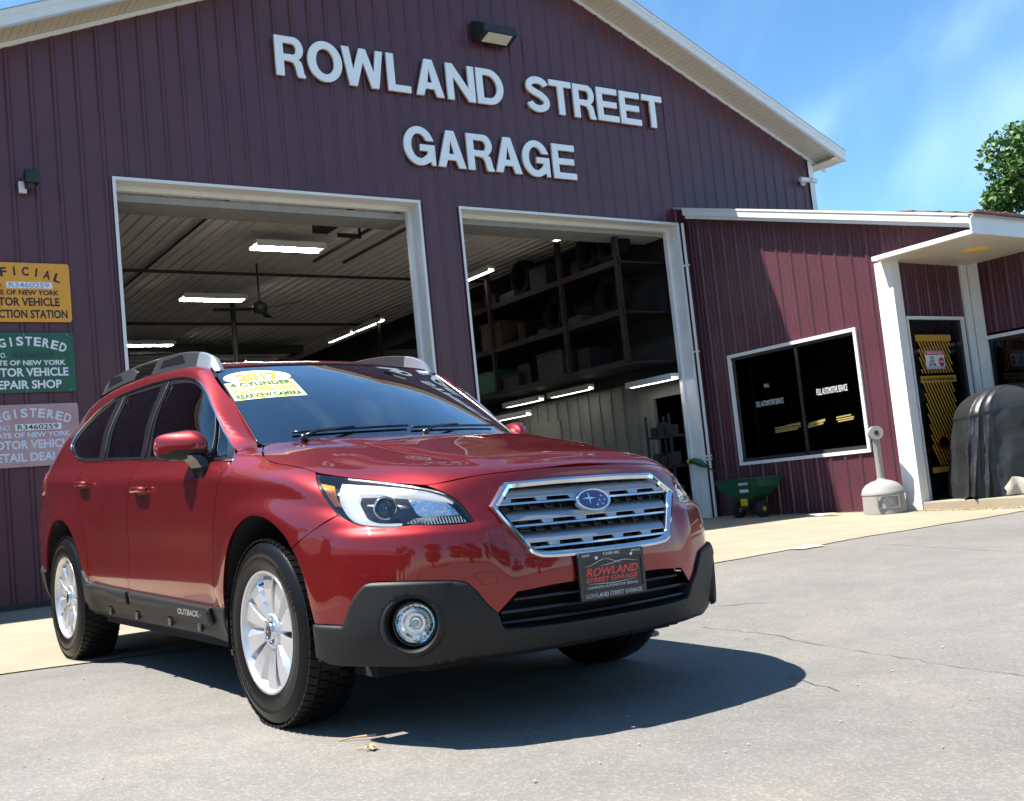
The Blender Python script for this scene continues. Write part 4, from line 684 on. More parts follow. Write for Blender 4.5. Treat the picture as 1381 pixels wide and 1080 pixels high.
CAGE = np.array([[0.4984,0.8545,0.2216],[0.6219,0.8911,0.4038],[0.5867,0.8846,0.5631],[0.6204,0.8354,0.7687],[0.5967,0.7936,0.7856],[0.5678,0.7873,0.8348],[0.6358,0.6691,0.8783],[0.669,0.5679,0.9458],[0.7514,0.4989,0.9458],[0.8393,0.3794,0.9455],[0.8906,0.1813,0.9434],[0.913,-0.0,0.9434],[0.4042,0.8619,0.2418],[0.4096,0.8988,0.4004],[0.4211,0.9027,0.5564],[0.3646,0.9111,0.7942],[0.3709,0.8734,0.8386],[0.3758,0.8791,0.9132],[0.3271,0.7787,0.9771],[0.3557,0.6976,0.956],[0.3797,0.6276,0.9855],[0.4017,0.4493,0.9982],[0.4099,0.2074,1.0103],[0.4205,-0.0,1.014],[0.1626,0.8578,0.2509],[0.1611,0.9007,0.3985],[0.1581,0.9048,0.5555],[0.1736,0.9302,0.801],[0.1683,0.8838,0.8698],[0.1674,0.8893,0.958],[0.171,0.7834,0.9972],[0.1877,0.7116,1.0173],[0.1902,0.6145,1.0343],[0.2118,0.478,1.0454],[0.2395,0.2156,1.0504],[0.2573,0.0,1.0545],[-0.1557,0.8672,0.2544],[-0.1554,0.9047,0.3975],[-0.1539,0.9092,0.5556],[-0.1611,0.9271,0.8018],[-0.1472,0.893,0.8507],[-0.1421,0.9077,0.9643],[-0.1319,0.7919,1.0414],[-0.1399,0.7397,1.0533],[-0.1404,0.6337,1.0939],[-0.1085,0.4347,1.0994],[-0.1029,0.2121,1.1099],[-0.107,-0.0,1.1112],[-0.4393,0.8329,0.2614],[-0.4395,0.8857,0.3941],[-0.4396,0.8925,0.563],[-0.4387,0.9079,0.7742],[-0.4388,0.8938,0.961],[-0.4534,0.9003,0.9608],[-0.405,0.8653,1.0582],[-0.4052,0.8131,1.0727],[-0.4338,0.7417,1.0632],[-0.4539,0.7817,1.0875],[-0.2755,0.3506,1.0763],[-0.2306,-0.0,1.0795],[-0.788,0.8419,0.2597],[-0.788,0.8867,0.3947],[-0.7879,0.894,0.562],[-0.7882,0.9091,0.7785],[-0.788,0.9023,0.9431],[-0.7849,0.9077,0.9764],[-0.7948,0.8519,1.0589],[-0.8053,0.8377,1.1544],[-0.8073,0.7665,1.3209],[-0.8041,0.7773,1.2927],[-0.6701,0.3592,1.3616],[-0.6508,0.0,1.3595],[-1.2098,0.8393,0.2599],[-1.2098,0.8861,0.3944],[-1.2099,0.8939,0.5629],[-1.2096,0.9082,0.7745],[-1.2105,0.9023,0.9576],[-1.208,0.9046,0.9897],[-1.2184,0.8657,1.0557],[-1.1656,0.8101,1.289],[-1.1642,0.6677,1.5135],[-1.0233,0.6628,1.5632],[-0.9621,0.3142,1.572],[-0.9202,-0.0,1.584],[-1.5719,0.8411,0.2607],[-1.5719,0.8874,0.3943],[-1.5719,0.8934,0.5631],[-1.572,0.9081,0.7743],[-1.5716,0.9042,0.9649],[-1.5722,0.906,0.9973],[-1.5695,0.8656,1.0732],[-1.5828,0.7995,1.3018],[-1.584,0.6666,1.5308],[-1.6205,0.6783,1.5675],[-1.637,0.3298,1.5789],[-1.6477,-0.0,1.5896],[-2.1055,0.8361,0.2571],[-2.1053,0.8823,0.394],[-2.1055,0.8965,0.5654],[-2.1051,0.9068,0.7639],[-2.1059,0.9055,0.9772],[-2.1056,0.906,1.0044],[-2.1067,0.8687,1.1093],[-2.1045,0.8004,1.3041],[-2.1018,0.6682,1.5035],[-2.092,0.6594,1.6063],[-2.0871,0.3278,1.6252],[-2.0841,-0.0,1.6296],[-2.6058,0.8549,0.2711],[-2.6063,0.8982,0.3941],[-2.6055,0.9,0.5613],[-2.6073,0.9259,0.7843],[-2.6042,0.9019,1.0069],[-2.6049,0.9132,1.0324],[-2.6026,0.8543,1.1478],[-2.5991,0.8047,1.3101],[-2.6081,0.6758,1.463],[-2.6127,0.6697,1.5975],[-2.6156,0.3328,1.5988],[-2.6177,-0.0,1.6129],[-3.071,0.8439,0.2783],[-3.0688,0.89,0.3817],[-3.0723,0.9069,0.5647],[-3.0647,0.9212,0.7699],[-3.0774,0.8923,1.0145],[-3.0741,0.9063,1.0448],[-3.0827,0.8402,1.1918],[-3.099,0.7916,1.2904],[-3.0648,0.6903,1.3899],[-3.0562,0.634,1.5631],[-3.049,0.3175,1.5737],[-3.0435,0.0,1.5838],[-3.4084,0.809,0.2958],[-3.4171,0.8542,0.4149],[-3.4026,0.8575,0.5653],[-3.4335,0.8599,0.7834],[-3.3824,0.8328,1.0444],[-3.3996,0.8498,1.024],[-3.3536,0.7759,1.2013],[-3.3375,0.7327,1.3025],[-3.2879,0.6472,1.3865],[-3.2685,0.5945,1.5088],[-3.3089,0.3274,1.5095],[-3.3246,0.0,1.5241],[-3.6946,0.7193,0.339],[-3.8122,0.7703,0.4354],[-3.8412,0.7889,0.5917],[-3.6838,0.8387,0.837],[-3.6878,0.8124,0.8711],[-3.6507,0.8146,1.0115],[-3.5846,0.775,1.1443],[-3.499,0.7298,1.2502],[-3.4198,0.655,1.3527],[-3.4516,0.5663,1.3555],[-3.4725,0.2665,1.4741],[-3.4764,-0.0,1.4559],[0.7243,0.6978,0.2223],[0.8291,0.752,0.4035],[0.7938,0.7358,0.5627],[0.7864,0.6973,0.7498],[0.7412,0.6684,0.7962],[0.7233,0.6689,0.8463],[0.802,0.5544,0.2214],[0.9082,0.5623,0.4],[0.8888,0.5776,0.5813],[0.8567,0.5686,0.7569],[0.8256,0.556,0.8041],[0.8147,0.5647,0.8534],[0.8674,0.384,0.2243],[0.9686,0.3991,0.3914],[0.9752,0.3924,0.6],[0.9177,0.389,0.756],[0.8868,0.382,0.8145],[0.8551,0.3747,0.8738],[0.8878,0.189,0.2316],[0.983,0.1941,0.4025],[0.9942,0.1965,0.6],[0.9401,0.1855,0.7607],[0.9112,0.1896,0.8215],[0.8709,0.1934,0.8882],[0.8911,0.0,0.2292],[0.9925,0.0,0.3958],[1.0043,0.0,0.613],[0.9484,-0.0,0.7689],[0.9196,-0.0,0.8265],[0.8728,-0.0,0.8907],[-3.7699,0.3899,0.3275],[-3.8421,0.4151,0.4285],[-3.8444,0.4005,0.591],[-3.8275,0.3917,0.7969],[-3.7432,0.3946,1.0188],[-3.7645,0.4049,0.989],[-3.6668,0.3738,1.1658],[-3.6105,0.3595,1.2629],[-3.531,0.3409,1.3597],[-3.7849,0.0,0.3312],[-3.8746,0.0,0.4305],[-3.8721,0.0,0.5918],[-3.8239,-0.0,0.8089],[-3.7633,-0.0,0.9723],[-3.7677,-0.0,0.9949],[-3.6798,0.0,1.161],[-3.612,0.0,1.2521],[-3.542,-0.0,1.3831]])

def car_faces():
    ix = {}; n = 0
    for c in range(13):
        for r in range(12): ix[('s', c, r)] = n; n += 1
    for c in range(5):
        for r in range(6): ix[('f', c, r)] = n; n += 1
    for c in range(2):
        for r in range(9): ix[('g', c, r)] = n; n += 1
    s = lambda c, r: ix[('s', c, r)]; Fs = []
    for c in range(12):
        for r in range(11): Fs.append((s(c,r), s(c+1,r), s(c+1,r+1), s(c,r+1)))
    def f(c, r):
        if r == 6: return s(0, 6+c)
        return s(0, r) if c == 0 else ix[('f', c-1, r)]
    for c in range(5):
        for r in range(6): Fs.append((f(c+1,r), f(c,r), f(c,r+1), f(c+1,r+1)))
    def g(c, r):
        if r == 9: return s(12, 9+c)
        return s(12, r) if c == 0 else ix[('g', c-1, r)]
    for c in range(2):
        for r in range(9): Fs.append((g(c,r), g(c+1,r), g(c+1,r+1), g(c,r+1)))
    V = [tuple(v) for v in CAGE]; mm = {}
    for i in range(n):
        if abs(CAGE[i][1]) < 1e-3: mm[i] = i
        else: mm[i] = len(V); V.append((CAGE[i][0], -CAGE[i][1], CAGE[i][2]))
    return np.array(V), Fs + [tuple(mm[i] for i in reversed(q)) for q in Fs]
def cc(V,F):
    F=np.asarray(F);n=len(V);nf=len(F)
    fp=V[F].mean(1)
    E=np.stack([F,np.roll(F,-1,1)],-1).reshape(-1,2);Es=np.sort(E,1)
    U,inv,cnt=np.unique(Es,axis=0,return_inverse=True,return_counts=True);inv=inv.ravel()
    ne=len(U);fi=np.repeat(np.arange(nf),4)
    fs=np.zeros((ne,3));np.add.at(fs,inv,fp[fi])
    em=V[U].mean(1);bd=cnt==1
    ep=(V[U].sum(1)+fs)/4;ep[bd]=em[bd]
    val=np.zeros(n);np.add.at(val,U.ravel(),1)
    R=np.zeros((n,3));np.add.at(R,U[:,0],em);np.add.at(R,U[:,1],em);R/=val[:,None]
    Q=np.zeros((n,3));fv=np.zeros(n);np.add.at(Q,F.ravel(),np.repeat(fp,4,0));np.add.at(fv,F.ravel(),1);Q/=fv[:,None]
    nv=(Q+2*R+(val[:,None]-3)*V)/val[:,None]
    b=np.zeros(n,bool);b[U[bd].ravel()]=True
    B=np.zeros((n,3));bc=np.zeros(n)
    np.add.at(B,U[bd][:,0],em[bd]);np.add.at(B,U[bd][:,1],em[bd]);np.add.at(bc,U[bd].ravel(),1)
    nb=V.copy();m=bc==2;nb[m]=V[m]*.5+B[m]/4
    nv[b]=nb[b]
    # boundary on symmetry none
    e=inv.reshape(nf,4)
    V2=np.vstack([nv,fp,ep])
    F2=[]
    for k in range(4):
        F2.append(np.stack([F[:,k],n+nf+e[:,k],n+np.arange(nf),n+nf+e[:,k-1]],1))
    return V2,np.vstack(F2)
def displace(V):
    V=V.copy();x,y,z=V[:,0],np.abs(V[:,1]),V[:,2];sg=np.sign(V[:,1])
    # arch flares
    for cx,cz,R in ((0,.365,.43),(-2.745,.365,.43)):
        r=np.hypot(x-cx,z-cz);d=r-R
        m=sst(.6,.75,y)*(z>.3)*np.where(d<.02,np.exp(-((d-.02)/.12)**2),np.exp(-((d-.02)/.07)**2))*(1-sst(.86,.95,z))
        V[:,1]+=sg*.012*m
    # lower door tuck-in : concave
    m=sst(.52,.36,z)*sst(-2.35,-2.2,x)*(1-sst(-.5,-.35,x))*(y>.6)
    V[:,1]-=sg*.02*m
    m=np.exp(-((z-.66)/.09)**2)*sst(-2.4,-2.1,x)*(1-sst(-.6,-.35,x))*(y>.6)
    V[:,1]-=sg*.007*m
    # hood power ridges
    t=np.clip((x+.35)/1.1,0,1);yr=.52-.16*t
    hood=(z>.88)*(x>-.42)*(y<.8)*(1-sst(.70,.80,x))*sst(-.44,-.34,x)
    V[:,2]+=.011*sst(yr+.035,yr-.035,y)*hood
    # bumper ledge under headlights
    zc=.975-.026*(x+.5); m=np.clip((z-zc)/.085,0,1)*(1-sst(1.12,1.34,z))*sst(-.25,-.6,x)*sst(-3.45,-3.1,x)*(y>.6)
    V[:,1]-=sg*.010*m
    led=1.15*sst(.755,.722,z)*sst(.46,.70,z)*sst(.40,.50,y)*sst(.45,.6,x)
    V[:,0]+=.018*led;V[:,1]+=sg*.006*led
    return V

BV, BF = car_faces()
for _ in range(4): BV, BF = cc(BV, BF)
BV = displace(BV)
TRI = np.vstack([BF[:, [0, 1, 2]], BF[:, [0, 2, 3]]])
_fn = np.cross(BV[BF[:, 2]] - BV[BF[:, 0]], BV[BF[:, 3]] - BV[BF[:, 1]]); BN = np.zeros_like(BV)
for k in range(4): np.add.at(BN, BF[:, k], _fn)
BN /= np.linalg.norm(BN, axis=1)[:, None] + 1e-12
BVH_ = BVHTree.FromPolygons(BV.tolist(), TRI.tolist())
if BN[np.argmax(BV[:, 2])][2] < 0: BN = -BN
def surf(o, d):
    """point and smooth normal where a ray meets the body surface"""
    h = BVH_.ray_cast(Vector(o), Vector(d))
    if h[0] is None:
        h = BVH_.find_nearest(Vector(o) + Vector(d) * 2)
    p = np.array(h[0]); t = TRI[h[2]]; a, b, c = BV[t]; v0 = b - a; v1 = c - a; v2 = p - a
    d00 = v0 @ v0; d01 = v0 @ v1; d11 = v1 @ v1; d20 = v2 @ v0; d21 = v2 @ v1; den = d00 * d11 - d01 * d01 + 1e-18
    v = (d11 * d20 - d01 * d21) / den; w = (d00 * d21 - d01 * d20) / den; n = BN[t[0]] * (1 - v - w) + BN[t[1]] * v + BN[t[2]] * w
    return p, n / np.linalg.norm(n)
class Proj:
    """flat projection along d, or 'cyl' round the front axle, used to cut outlines out of the body surface"""
    def __init__(s, d):
        s.cyl = d == 'cyl'
        if not s.cyl:
            s.d = np.array(d, float); s.d /= np.linalg.norm(s.d); up = np.array([0, 0, 1.]) if abs(s.d[2]) < .9 else np.array([1., 0, 0])
            s.e1 = np.cross(up, s.d); s.e1 /= np.linalg.norm(s.e1); s.e2 = np.cross(s.d, s.e1)
    def to2(s, p):
        p = np.asarray(p, float)
        if s.cyl: return np.array([math.atan2(p[1], p[0]) * .95, p[2]])
        return np.array([p @ s.e1, p @ s.e2])
    def cast(s, q):
        if s.cyl:
            a = q[0] / .95; r = np.array([math.cos(a), math.sin(a), 0]); o = r * 2.5 + [0, 0, q[1]]; return surf(o, -r)
        return surf(s.e1 * q[0] + s.e2 * q[1] + s.d * 4, -s.d)
def smooth_loop(P, step, corner=32, closed=True):
    """Catmull-Rom through the points, keeping real corners sharp"""
    P = [np.array(p, float) for p in P]; n = len(P); out = []
    def is_c(i):
        a = P[i] - P[i-1]; b = P[(i+1) % n] - P[i]; c = a @ b / (np.linalg.norm(a) * np.linalg.norm(b) + 1e-12); return math.degrees(math.acos(max(-1, min(1, c)))) > corner
    cs = [is_c(i) for i in range(n)]
    for i in range(n if closed else n - 1):
        p1, p2 = P[i], P[(i+1) % n]; p0 = P[i-1] if not cs[i] else 2 * p1 - p2; p3 = P[(i+2) % n] if not cs[(i+1) % n] else 2 * p2 - p1
        L = np.linalg.norm(p2 - p1); k = max(1, int(round(L / step)))
        l0 = np.linalg.norm(p1 - p0); l3 = np.linalg.norm(p3 - p2); m1 = (p2 - p0) / (l0 + L + 1e-9) * L; m2 = (p3 - p1) / (l3 + L + 1e-9) * L
        for j in range(k):
            t = j / k; out.append((2*t**3-3*t*t+1) * p1 + (t**3-2*t*t+t) * m1 + (-2*t**3+3*t*t) * p2 + (t**3-t*t) * m2)
    return np.array(out)
def area2(L): x, y = L[:, 0], L[:, 1]; return .5 * np.sum(x * np.roll(y, -1) - np.roll(x, -1) * y)
def inset(L, g):
    if area2(L) < 0: L = L[::-1]
    d1 = L - np.roll(L, 1, 0); d2 = np.roll(L, -1, 0) - L; d1 /= np.linalg.norm(d1, axis=1)[:, None] + 1e-12; d2 /= np.linalg.norm(d2, axis=1)[:, None] + 1e-12
    n1 = np.stack([-d1[:, 1], d1[:, 0]], 1); n2 = np.stack([-d2[:, 1], d2[:, 0]], 1); m = n1 + n2; l = np.linalg.norm(m, axis=1)[:, None] + 1e-9; m /= l; c = np.clip((m * n1).sum(1), .45, 1)[:, None]
    return L + m * g / c
def inpoly(L, q):
    x, y = q[:, 0][:, None], q[:, 1][:, None]; x1, y1 = L[:, 0], L[:, 1]; x2, y2 = np.roll(x1, -1), np.roll(y1, -1)
    c = ((y1 > y) != (y2 > y)) & (x < (x2 - x1) * (y - y1) / (y2 - y1 + 1e-15) + x1); return c.sum(1) % 2 == 1
def panel(name, outline, d, m, sides=(1, -1), off=0, gap=.0022, holes=(), grid=.03, rim=.012, corner=32, mirror=False, parent=None, step=.014, rnd=0, label=None, fn=None, nosm=False):
    """cut an outline (given for the +y half) out of the body surface; rim folds its edge inwards"""
    P = Proj(d); loops = []
    def prep(o, g, close_mirror):
        q = [P.to2(p) for p in o]
        if close_mirror:
            q2 = [P.to2((p[0], -p[1], p[2])) for p in o][::-1]; q2 = [b for b in q2 if min(np.linalg.norm(b - a) for a in q) > 1e-4]; q = q + q2
        L = smooth_loop(q, step, corner) if not nosm else smooth_loop(q, step, 0); return inset(L, g)
    loops.append(prep(outline, gap, mirror))
    for h in holes:
        hm = h[0] == 'm'; loops.append(inset(prep(h[1] if hm else h, 0, hm), -abs(gap)))
    O = loops[0]; lo = O.min(0); hi = O.max(0); gx = np.arange(lo[0] + grid * .5, hi[0], grid); gy = np.arange(lo[1] + grid * .5, hi[1], grid); Q = np.stack(np.meshgrid(gx, gy), -1).reshape(-1, 2)
    Q = Q[inpoly(O, Q)]
    for h in loops[1:]: Q = Q[~inpoly(h, Q)]
    B = np.vstack(loops)
    if len(Q): Q = Q[np.min(((Q[:, None] - B[None]) ** 2).sum(-1), 1) > (grid * .45) ** 2]
    allp = np.vstack([B, Q]) if len(Q) else B; ed = []; o = 0
    for L in loops: ed += [(o + i, o + (i + 1) % len(L)) for i in range(len(L))]; o += len(L)
    r = delaunay_2d_cdt([Vector(p) for p in allp], ed, [], 0, 1e-7); pts = np.array([tuple(p) for p in r[0]]); F = np.array([list(f) for f in r[2]]); cen = pts[F].mean(1); ok = inpoly(O, cen)
    for h in loops[1:]: ok &= ~inpoly(h, cen)
    F = F[ok]; a = pts[F]; ar = (a[:, 1, 0]-a[:, 0, 0]) * (a[:, 2, 1]-a[:, 0, 1]) - (a[:, 1, 1]-a[:, 0, 1]) * (a[:, 2, 0]-a[:, 0, 0]); F[ar < 0] = F[ar < 0][:, ::-1]; F = F[np.abs(ar) > 1e-9]
    hit = [P.cast(q) for q in pts]; V = np.array([h[0] for h in hit]); N = np.array([h[1] for h in hit])
    if fn is not None: V = fn(V, N)
    V = V + N * off
    # orientation
    t = V[F]; fn_ = np.cross(t[:, 1] - t[:, 0], t[:, 2] - t[:, 0]); 
    if (fn_ * N[F].mean(1)).sum() < 0: F = F[:, ::-1]
    nv = len(V); faces = F.tolist(); VN = N.copy()
    if rim:
        ec = {}
        for f in faces:
            for i in range(3): ec[(f[i], f[(i+1) % 3])] = 1
        be = [e for e in ec if (e[1], e[0]) not in ec]; bi = sorted({i for e in be for i in e}); cenr = {}
        out = {}
        for a_, b_ in be:   # outward direction in the surface
            t_ = V[b_] - V[a_]; o_ = np.cross(t_, N[a_]); o_ /= np.linalg.norm(o_) + 1e-12
            for i in (a_, b_): out[i] = out.get(i, 0) + o_
        if rnd:   # rounded shoulder before the fold
            for i in bi: V[i] = V[i] - N[i] * rnd * .55; oo = out[i] / (np.linalg.norm(out[i]) + 1e-9); VN[i] = (N[i] * .6 + oo * .8); VN[i] /= np.linalg.norm(VN[i])
        i1 = {i: nv + k for k, i in enumerate(bi)}; i2 = {i: nv + len(bi) + k for k, i in enumerate(bi)}
        R1 = np.array([V[i] for i in bi]); oo = np.array([out[i] / (np.linalg.norm(out[i]) + 1e-9) for i in bi]); R2 = R1 - np.array([N[i] for i in bi]) * rim - oo * .0015
        V = np.vstack([V, R1, R2]); VN = np.vstack([VN, oo, oo]); faces += [[i1[a_], i2[a_], i2[b_], i1[b_]] for a_, b_ in be]
        faces = [f if len(f) == 3 else f for f in faces]
    res = []
    for s_ in sides:
        VV = V * [1, s_, 1]; NN = VN * [1, s_, 1]; FF = faces if s_ > 0 else [f[::-1] for f in faces]
        me = bpy.data.meshes.new(name); me.from_pydata(VV.tolist(), [], FF); me.materials.append(m); me.polygons.foreach_set('use_smooth', [True] * len(me.polygons)); me.normals_split_custom_set_from_vertices(NN.tolist())
        par = parent[0 if s_ > 0 else 1] if isinstance(parent, (list, tuple)) else (parent or CAR)
        o_ = link(name, me, par); res.append(o_)
        if label: o_['label'] = label
    return res
# ---- outlines, metres in the car's own frame (x forward from the front axle, y to its left, z up)
FRONT = [(.868,0,.919),(.868,.154,.919),(.852,.29,.914),(.816,.429,.907),(.769,.546,.890),(.726,.602,.884)]
SIDEH = [(.624,.66,.897),(.511,.714,.917),(.399,.773,.938),(.309,.806,.957)]
REARH = [(.122,.813,.99),(-.023,.815,1.009),(-.148,.798,1.036),(-.342,.714,1.086)]
panel('hood', FRONT + SIDEH + REARH + [(-.36,.66,1.09),(-.31,.52,1.09),(-.24,.3,1.09),(-.20,0,1.095)], (0, 0, 1), PAINT, (1,), mirror=True, grid=.018)
HLo = [(.323,.812,.949),(.468,.742,.925),(.578,.681,.905),(.716,.617,.879),(.787,.569,.855),(.821,.538,.825),(.847,.519,.79),(.884,.512,.750),(.872,.55,.746),(.827,.619,.747),(.764,.687,.752),(.735,.731,.749),(.663,.779,.753),(.61,.809,.763),(.539,.83,.789),(.482,.838,.824),(.415,.841,.881)]
ARF = [(.436,.905,.419),(.409,.910,.504),(.378,.914,.590),(.332,.919,.662),(.265,.922,.728),(.17,.926,.778),(.06,.926,.805),(-.045,.925,.803),(-.15,.928,.768),(-.245,.922,.705),(-.318,.914,.62),(-.366,.905,.52),(-.385,.901,.44)]
DLF = [(-.50,.873,.40),(-.50,.88,.43),(-.497,.897,.509),(-.490,.897,.60),(-.472,.90,.684),(-.44,.905,.80),(-.418,.90,.90),(-.384,.89,.97),(-.355,.854,1.03)]
fender = [(.516,.835,.797),(.45,.878,.762),(.38,.905,.725),(.312,.920,.684)] + [p for p in ARF if p[2] > .42 and p[0] < .30] + [(-.40,.88,.40)] + DLF + [(-.40,.80,1.07),(-.36,.735,1.086),(-.342,.714,1.086)] + REARH[::-1][1:] + [(.309,.806,.957),(.323,.812,.949),(.415,.841,.881),(.482,.838,.824)]
fend = panel('front_fender', fender, (.12, .85, .5), PAINT, grid=.018)
# painted bumper cover
CLT = [(.436,.905,.424),(.585,.869,.424),(.625,.850,.510),(.655,.828,.552),(.672,.817,.564),(.70,.80,.568),(.793,.718,.566),(.875,.592,.556),(.893,.565,.547),(.908,.541,.520),(.920,.505,.470),(.930,.469,.434)]
LGT = [(.957,.40,.500),(.98,.25,.510),(.991,.084,.512),(.992,0,.512)]
bump = FRONT + [(.787,.569,.855),(.821,.538,.825),(.847,.519,.79),(.884,.512,.750),(.872,.55,.746),(.827,.619,.747),(.764,.687,.752),(.735,.731,.749),(.663,.779,.753),(.61,.809,.763),(.539,.83,.789),(.516,.835,.797),(.45,.878,.762),(.38,.905,.725),(.312,.920,.684),(.334,.919,.660),(.378,.914,.590),(.409,.910,.504)] + CLT + LGT
GR = [(.886,0,.878),(.884,.15,.878),(.861,.356,.873),(.892,.442,.795),(.962,.338,.628),(.972,.30,.612),(.985,.15,.605),(.988,0,.604)]
bc = panel('front_bumper_cover', bump, 'cyl', PAINT, (1,), holes=[('m', GR)], mirror=True, grid=.014, corner=28, step=.010)[0]
# black cladding under it, with the lower intake hole and fog lamp recesses
FOG = np.array([.790, .722, .425]); FAX = np.array([.755, .655, .02]); FAX = FAX / np.linalg.norm(FAX)
e1 = np.cross([0, 0, 1], FAX); e1 /= np.linalg.norm(e1); e2 = np.cross(FAX, e1)
def fogring(r, n=28, c=FOG): return [tuple(c + e1 * r * math.cos(2*math.pi*k/n) + e2 * r * math.sin(2*math.pi*k/n)) for k in range(n)]
clad = [(.992,0,.512),(.991,.084,.512),(.98,.25,.510),(.957,.40,.500),(.930,.469,.434)] ; clad = clad[:0]
LIN = [(.965,0,.375),(.964,.2,.375),(.945,.36,.378),(.925,.443,.384)]
cladding = LIN + [(.926,.455,.40),(.930,.469,.434)] + CLT[::-1][1:] + [(.42,.885,.35),(.400,.87,.285),(.50,.85,.283),(.575,.833,.283),(.722,.73,.283),(.87,.476,.286),(.918,.248,.292),(.925,0,.294)]
def fogbulge(V, N):
    d = np.sqrt((V[:, 0] - FOG[0]) ** 2 + (np.abs(V[:, 1]) - FOG[1]) ** 2 + (V[:, 2] - FOG[2]) ** 2); return V + N * (.016 * (1 - sst(.085, .20, d)))[:, None]
cb = panel('bumper_cladding', cladding, 'cyl', CLAD, (1,), off=.012, rim=.05, rnd=.005, gap=.001, fn=fogbulge, mirror=True, holes=[fogring(.094), [(x, -y, z) for x, y, z in fogring(.094)]], grid=.013, corner=28, step=.008)[0]
panel('bumper_valance', [(.925,0,.36),(.918,.248,.36),(.87,.476,.36),(.80,.60,.36),(.72,.70,.36),(.70,.68,.245),(.79,.52,.245),(.87,.3,.25),(.885,0,.25)], 'cyl', SHELL, (1,), off=-.045, mirror=True, grid=.04)
for s_ in (1, -1):
    S_ = np.array([1, s_, 1]); Mf = frame(Vector(FOG * S_), Vector(np.cross([0, 0, 1], FAX * S_)), (0, 0, 1))
    # bezel: raised lip, cone, floor
    b = MB(); b.lathe([(.112, .006), (.108, .022), (.101, .030), (.093, .031), (.087, .022), (.082, .0), (.076, -.040), (.0, -.042)], 48, Mf); bz = recalc(b.build('fog_lamp_bezel', CLAD, cb, smooth=True)); bz.data.set_sharp_from_angle(angle=math.radians(50))
    M2 = Mf @ Matrix.Translation((-.006 * s_, -.002, -.020)) @ Matrix.Diagonal((1.12, 1.12, 1, 1)); b = MB(); b.lathe([(.066, .0), (.068, .022), (.063, .026), (.060, .020)], 36, M2); fl = recalc(b.build('fog_lamp', HOUSE, cb, smooth=True))
    b = MB(); prof = []; 
    for i in range(9): r = .060 * (1 - i / 8); prof.append((max(r, .001), .016 - .022 * (1 - (r / .06) ** 2) ** .8 + (.0015 if i % 2 else 0)))
    b.lathe(prof, 24, M2); recalc(b.build('reflector', CHROME, fl))
    b = MB(); b.lathe([(.012, -.004), (.012, .010), (.001, .014)], 14, M2); recalc(b.build('bulb', M_['paper'], fl, smooth=True))
    b = MB(); b.lathe([(.062, .020), (.058, .027), (.03, .034), (.001, .036)], 32, M2); recalc(b.build('lens', M_['clear'], fl, smooth=True))
# ---- grille
def xg(y, z): return .886 + (.877 - z) * .37 - .16 * y * y
def half_w(z):
    z = max(.612, min(.873, z)); return .356 + (.442 - .356) * (.873 - z) / .078 if z > .795 else .442 - (.442 - .325) * (.795 - z) / (.795 - .612)
g0 = smooth_loop([np.array(p) for p in GR + [(x, -y, z) for x, y, z in GR[::-1] if abs(y) > .01]], .02, 30)
b = MB(); n = len(g0); L2 = np.array([[p[1], p[2]] for p in g0])
if area2(L2) < 0: L2 = L2[::-1]; g0 = g0[::-1]
rings = [];
for k_, dx in ((-.004, -.006), (-.002, .010), (.006, .014), (.019, .007), (.022, -.004), (.023, -.035)):
    q = inset(L2, k_); rings.append([(xg(y, z) + dx + (p[0] - xg(p[1], p[2])) * (1 - min(1, max(0, k_) / .03)), y, z) for (y, z), p in zip(q, g0)])
b.add([rings[k][i] for i in range(n) for k in range(6)], [(i*6+k, ((i+1) % n)*6+k, ((i+1) % n)*6+k+1, i*6+k+1) for i in range(n) for k in range(5)])
gf = recalc(b.build('grille_surround', CHROME, CAR, smooth=True)); gf.data.set_sharp_from_angle(angle=math.radians(38))
b = MB(); ys = np.linspace(-.44, .44, 45)
zs = (.865, .795, .61); vs = [(xg(y, z) - .045, y * (half_w(z) + .0) / .44, z) for z in (.868, .83, .795, .73, .67, .612) for y in ys]
b.add(vs, [(j*45+i, j*45+i+1, (j+1)*45+i+1, (j+1)*45+i) for j in range(5) for i in range(44)]); 
for z in np.arange(.625, .87, .0105): 
    w = half_w(z) - .02; b.hexa([(xg(w, z) - .04, -w, z), (xg(w, z) - .04, w, z), (xg(w, z) - .034, w, z), (xg(w, z) - .034, -w, z), (xg(w, z) - .04, -w, z + .003), (xg(w, z) - .04, w, z + .003), (xg(w, z) - .034, w, z + .003), (xg(w, z) - .034, -w, z + .003)])
for y in np.arange(-.40, .41, .0667): b.hexa([(xg(y, .62) - .044, y, .62), (xg(y, .62) - .026, y, .62), (xg(y, .62) - .026, y + .004, .62), (xg(y, .62) - .044, y + .004, .62), (xg(y, .865) - .044, y, .865), (xg(y, .865) - .026, y, .865), (xg(y, .865) - .026, y + .004, .865), (xg(y, .865) - .044, y + .004, .865)])
b.build('grille_mesh', TRIM, gf, kind='stuff')
